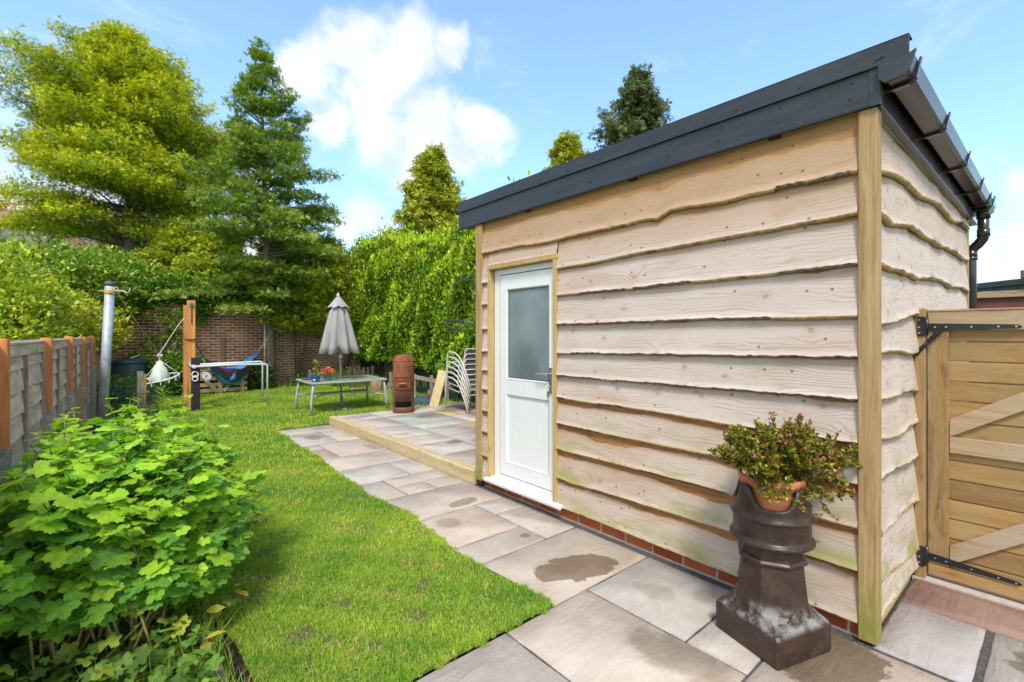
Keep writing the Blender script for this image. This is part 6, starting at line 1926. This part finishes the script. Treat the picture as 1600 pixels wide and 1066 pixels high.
shrub('hedge_end_shrub', 'yellowish light green shrub between the cypress and the laurel hedge', 'shrub', (5.6, 14.6, 0),
      [(tuple(spot(555, 15.2)) + (3.2,), (.8, .7, 1.0)), (tuple(spot(575, 15.4)) + (3.9,), (.6, .6, .7)), (tuple(spot(540, 14.8)) + (2.0,), (.6, .6, .9))], 900, 15, .1, (.06, .11), [(.10, .19, .025), (.20, .31, .03), (.30, .38, .04)], [.35, .4, .25], T_RHOMB, F_RHOMB)
# golden cypresses and weeping tree far right
def far_cone(name, label, px_, d_, top_py, W_, seed_, cols, tip, elev=.2, hang=.25, zb=4.0, n=190, asym=None, pw=.8, sz=(.16, .30)):
    x, y = spot(px_, d_)
    H_ = zat(top_py, d_)
    conifer(name, label, (x, y), H_, zb, lambda t: W_ * (1 - t) ** pw + .20, n, lambda t: elev + .4 * t, .25, 7, 13, sz, cols, [.3, .4, .3], tip, .10, asym, .22, hang=hang, seed=seed_, limbs=True)
GC = [(.09, .15, .016), (.17, .25, .025), (.27, .34, .03)]
far_cone('golden_cypress', 'pointed golden cypress rising above the laurel hedge', 677, 22, 236, 2.6, 51, GC, (.44, .50, .07), n=270)
far_cone('golden_cypress', 'small golden cypress tip showing above the roof edge', 888, 24, 212, 2.6, 52, GC, (.42, .44, .06), n=220, zb=6)
far_cone('weeping_conifer', 'dark drooping conifer behind the roof, right of the golden tip', 996, 27, 108, 2.6, 53, [(.035, .065, .03), (.055, .095, .04), (.08, .125, .05)], (.10, .15, .06), elev=.5, hang=.75, zb=9, n=150, pw=.5, sz=(.18, .36), asym=lambda a, t: 1 + .3 * math.sin(a * 3 + t * 13))
x, y = spot(1553, 30)
shrub('distant_tree', 'small grey-green tree far beyond the side gate', 'tree', (x, y, 0), [((x, y, 3.2), (1.1, 1.1, 1.3)), ((x + .5, y - .3, 2.6), (1.0, 1.0, 1.0))], 170, 8, .16, (.14, .24), [(.10, .15, .06), (.16, .22, .09)], [.5, .5], T_RHOMB, F_RHOMB, trunks=6, shell=.3)
x, y = spot(2, 24)
shrub('orange_leaved_tree', 'orange leaved tree above the tiled roof at the left edge', 'tree', (x, y, 0), [((x, y, 7.6), (1.1, 1.1, .9)), ((x - .8, y, 8.0), (1.2, 1, 1.2))], 260, 9, .13, (.10, .18), [(.42, .22, .04), (.50, .30, .06), (.28, .16, .04)], [.5, .3, .2], T_RHOMB, F_RHOMB, trunks=8, shell=.25)

# trunk by the wall and thin white pole in front of it
x, y = spot(413, 13.1)
o = MB().tube([(x, y, -.05), (x + .01, y, 1.95)], .024, 8)
tag(o.build('metal_pole', plain('white_rusty_pole', (.62, .62, .60), .5, c2=(.30, .16, .10), w2=(.5, .7))), 'thin white rusty pole in front of the tree trunk', 'pole')
o = MB().tube([Vector(spot(420, 13.0) + (zat(567, 13.0),)), Vector(spot(435, 13.4) + (zat(590, 13.4),))], .012, 6)
tag(o.build('prop_stick', rope_w), 'thin pale stick leaning down to the right of the trunk', 'stick')

# ------------------------------------------------------------------ houses beyond
def tile_mat(name, c1, c2):
    return brick_mat(name, c1, c2, (.05, .04, .04), 'xy', .30, .28, .02)
def tiled(name, c1, c2):
    m, g = mat(name)
    uv = g.n('ShaderNodeUVMap').outputs[0] if False else g.coord()
    z = g.n('ShaderNodeSeparateXYZ', {0: uv}).outputs[2]
    row = g.math('FRACT', g.math('MULTIPLY', z, 5.2))
    n = g.noise(g.map(uv, (3, 3, 5)), 2.0, 5, .65)
    c = g.mix(g.sm(n, .3, .7), c1, c2)
    c = g.mix(g.sm(row, .12, .0), c, (.03, .022, .02))
    g.pbr(c, .85, g.bump(row, .8, .05))
    return m
tiles = tiled('brown_roof_tiles', (.20, .14, .12), (.32, .24, .21))
hbrick = brick_mat('house_brick', (.28, .12, .07), (.40, .20, .12), (.4, .36, .3))
rend = plain('cream_render', (.62, .58, .50), .8)
def house(label, px_, d_, w_, dep, eave, ridge, rot, wallm, windows=True):
    x, y = spot(px_, d_)
    T = thing('neighbour_house', label, 'house', (x, y, 0))
    m_ = Matrix.Translation((x, y, 0)) @ Matrix.Rotation(rot, 4, 'Z')
    def t(b):
        b.v = [tuple(m_ @ Vector(p)) for p in b.v]; return b
    t(MB().box(-w_ / 2, w_ / 2, -dep / 2, dep / 2, -.1, eave)).build('walls', wallm, T)
    gb = MB()
    for s_ in (-1, 1):
        gb.add([(s_ * w_ / 2, -dep / 2, eave), (s_ * w_ / 2, dep / 2, eave), (s_ * w_ / 2, 0, ridge - .1)], [(0, 1, 2)])
    t(gb).build('gable', wallm, T).modifiers.new('s', 'SOLIDIFY').thickness = .2
    rf = MB()
    o_ = .35
    for s_ in (-1, 1):
        k_ = (ridge - eave) / (dep / 2)
        rf.add([(-w_ / 2 - o_, s_ * (dep / 2 + o_), eave - k_ * o_), (w_ / 2 + o_, s_ * (dep / 2 + o_), eave - k_ * o_), (w_ / 2 + o_, 0, ridge), (-w_ / 2 - o_, 0, ridge),
                (-w_ / 2 - o_, s_ * (dep / 2 + o_), eave - k_ * o_ + .12), (w_ / 2 + o_, s_ * (dep / 2 + o_), eave - k_ * o_ + .12), (w_ / 2 + o_, 0, ridge + .12), (-w_ / 2 - o_, 0, ridge + .12)],
               [(0, 1, 2, 3), (4, 5, 6, 7), (0, 1, 5, 4), (1, 2, 6, 5), (3, 0, 4, 7)])
    r_o = t(rf).build('roof', tiles, T)
    t(MB().box(w_ * .2, w_ * .2 + .7, -.3, .3, ridge - .5, ridge + .9)).build('chimney', hbrick, r_o)
    if windows:
        for wx in (-w_ * .28, w_ * .22):
            for wz in (1.0, 3.6):
                if wz + 1.1 < eave:
                    wo = t(MB().box(wx - .6, wx + .6, -dep / 2 - .05, -dep / 2 + .02, wz, wz + 1.1)).build('window', M['upvc'], T)
                    t(MB().box(wx - .53, wx - .02, -dep / 2 - .056, -dep / 2 - .052, wz + .07, wz + 1.03).box(wx + .02, wx + .53, -dep / 2 - .056, -dep / 2 - .052, wz + .07, wz + 1.03)).build('pane', plain('window_glass', (.05, .07, .09), .1), wo)
    return T
house('neighbour house with brown tiled roof at the far left', -70, 24, 9, 8, 4.4, 7.5, R(-40 - 12), rend)
house('neighbour house with brick gable half hidden behind the golden tree', 215, 27, 6.5, 7, 4.0, 7.3, R(35), hbrick)
house('neighbour house with tiled roof glimpsed behind the cypresses', 470, 34, 11, 8, 4.6, 7.1, R(-40), hbrick)
x, y = spot(1656, 20)
T = thing('garden_building', 'dark eaved outbuilding with white wall at the right edge beyond the fence', 'outbuilding', (x, y, 0))
def obx(b, u0, u1, d0, d1, z0, z1, mi=0):
    q = Vector((x, y, 0))
    vs = []
    for z in (z0, z1):
        for u, dd_ in ((u0, d0), (u1, d0), (u1, d1), (u0, d1)):
            p = q + camr * u + camf * dd_; vs.append((p.x, p.y, z))
    return b.add(vs, [(3, 2, 1, 0), (4, 5, 6, 7), (0, 1, 5, 4), (1, 2, 6, 5), (2, 3, 7, 6), (3, 0, 4, 7)], mi)
obx(MB(), -.6, 3, 0, 3, -.1, 3.7).build('walls', M['upvc'], T)
b = obx(MB(), -.95, 3.2, -.3, 3.2, 3.7, 3.95); obx(b, -.75, -.602, -.1, 3.0, 3.45, 3.699); b.build('eaves', M['fascia'], T)
obx(obx(MB(), -.6, .1, .3, 1.0, 3.955, 4.35), -.2, 3, .3, 1.0, 3.955, 4.2).build('brick_top', hbrick, T)
b = obx(MB(), -.60 + .15, 2, -.04, -.002, 2.6, 2.75); obx(b, -.45, -.30, -.04, -.002, 2.0, 3.4); b.build('timber_frame', M['fascia'], T)
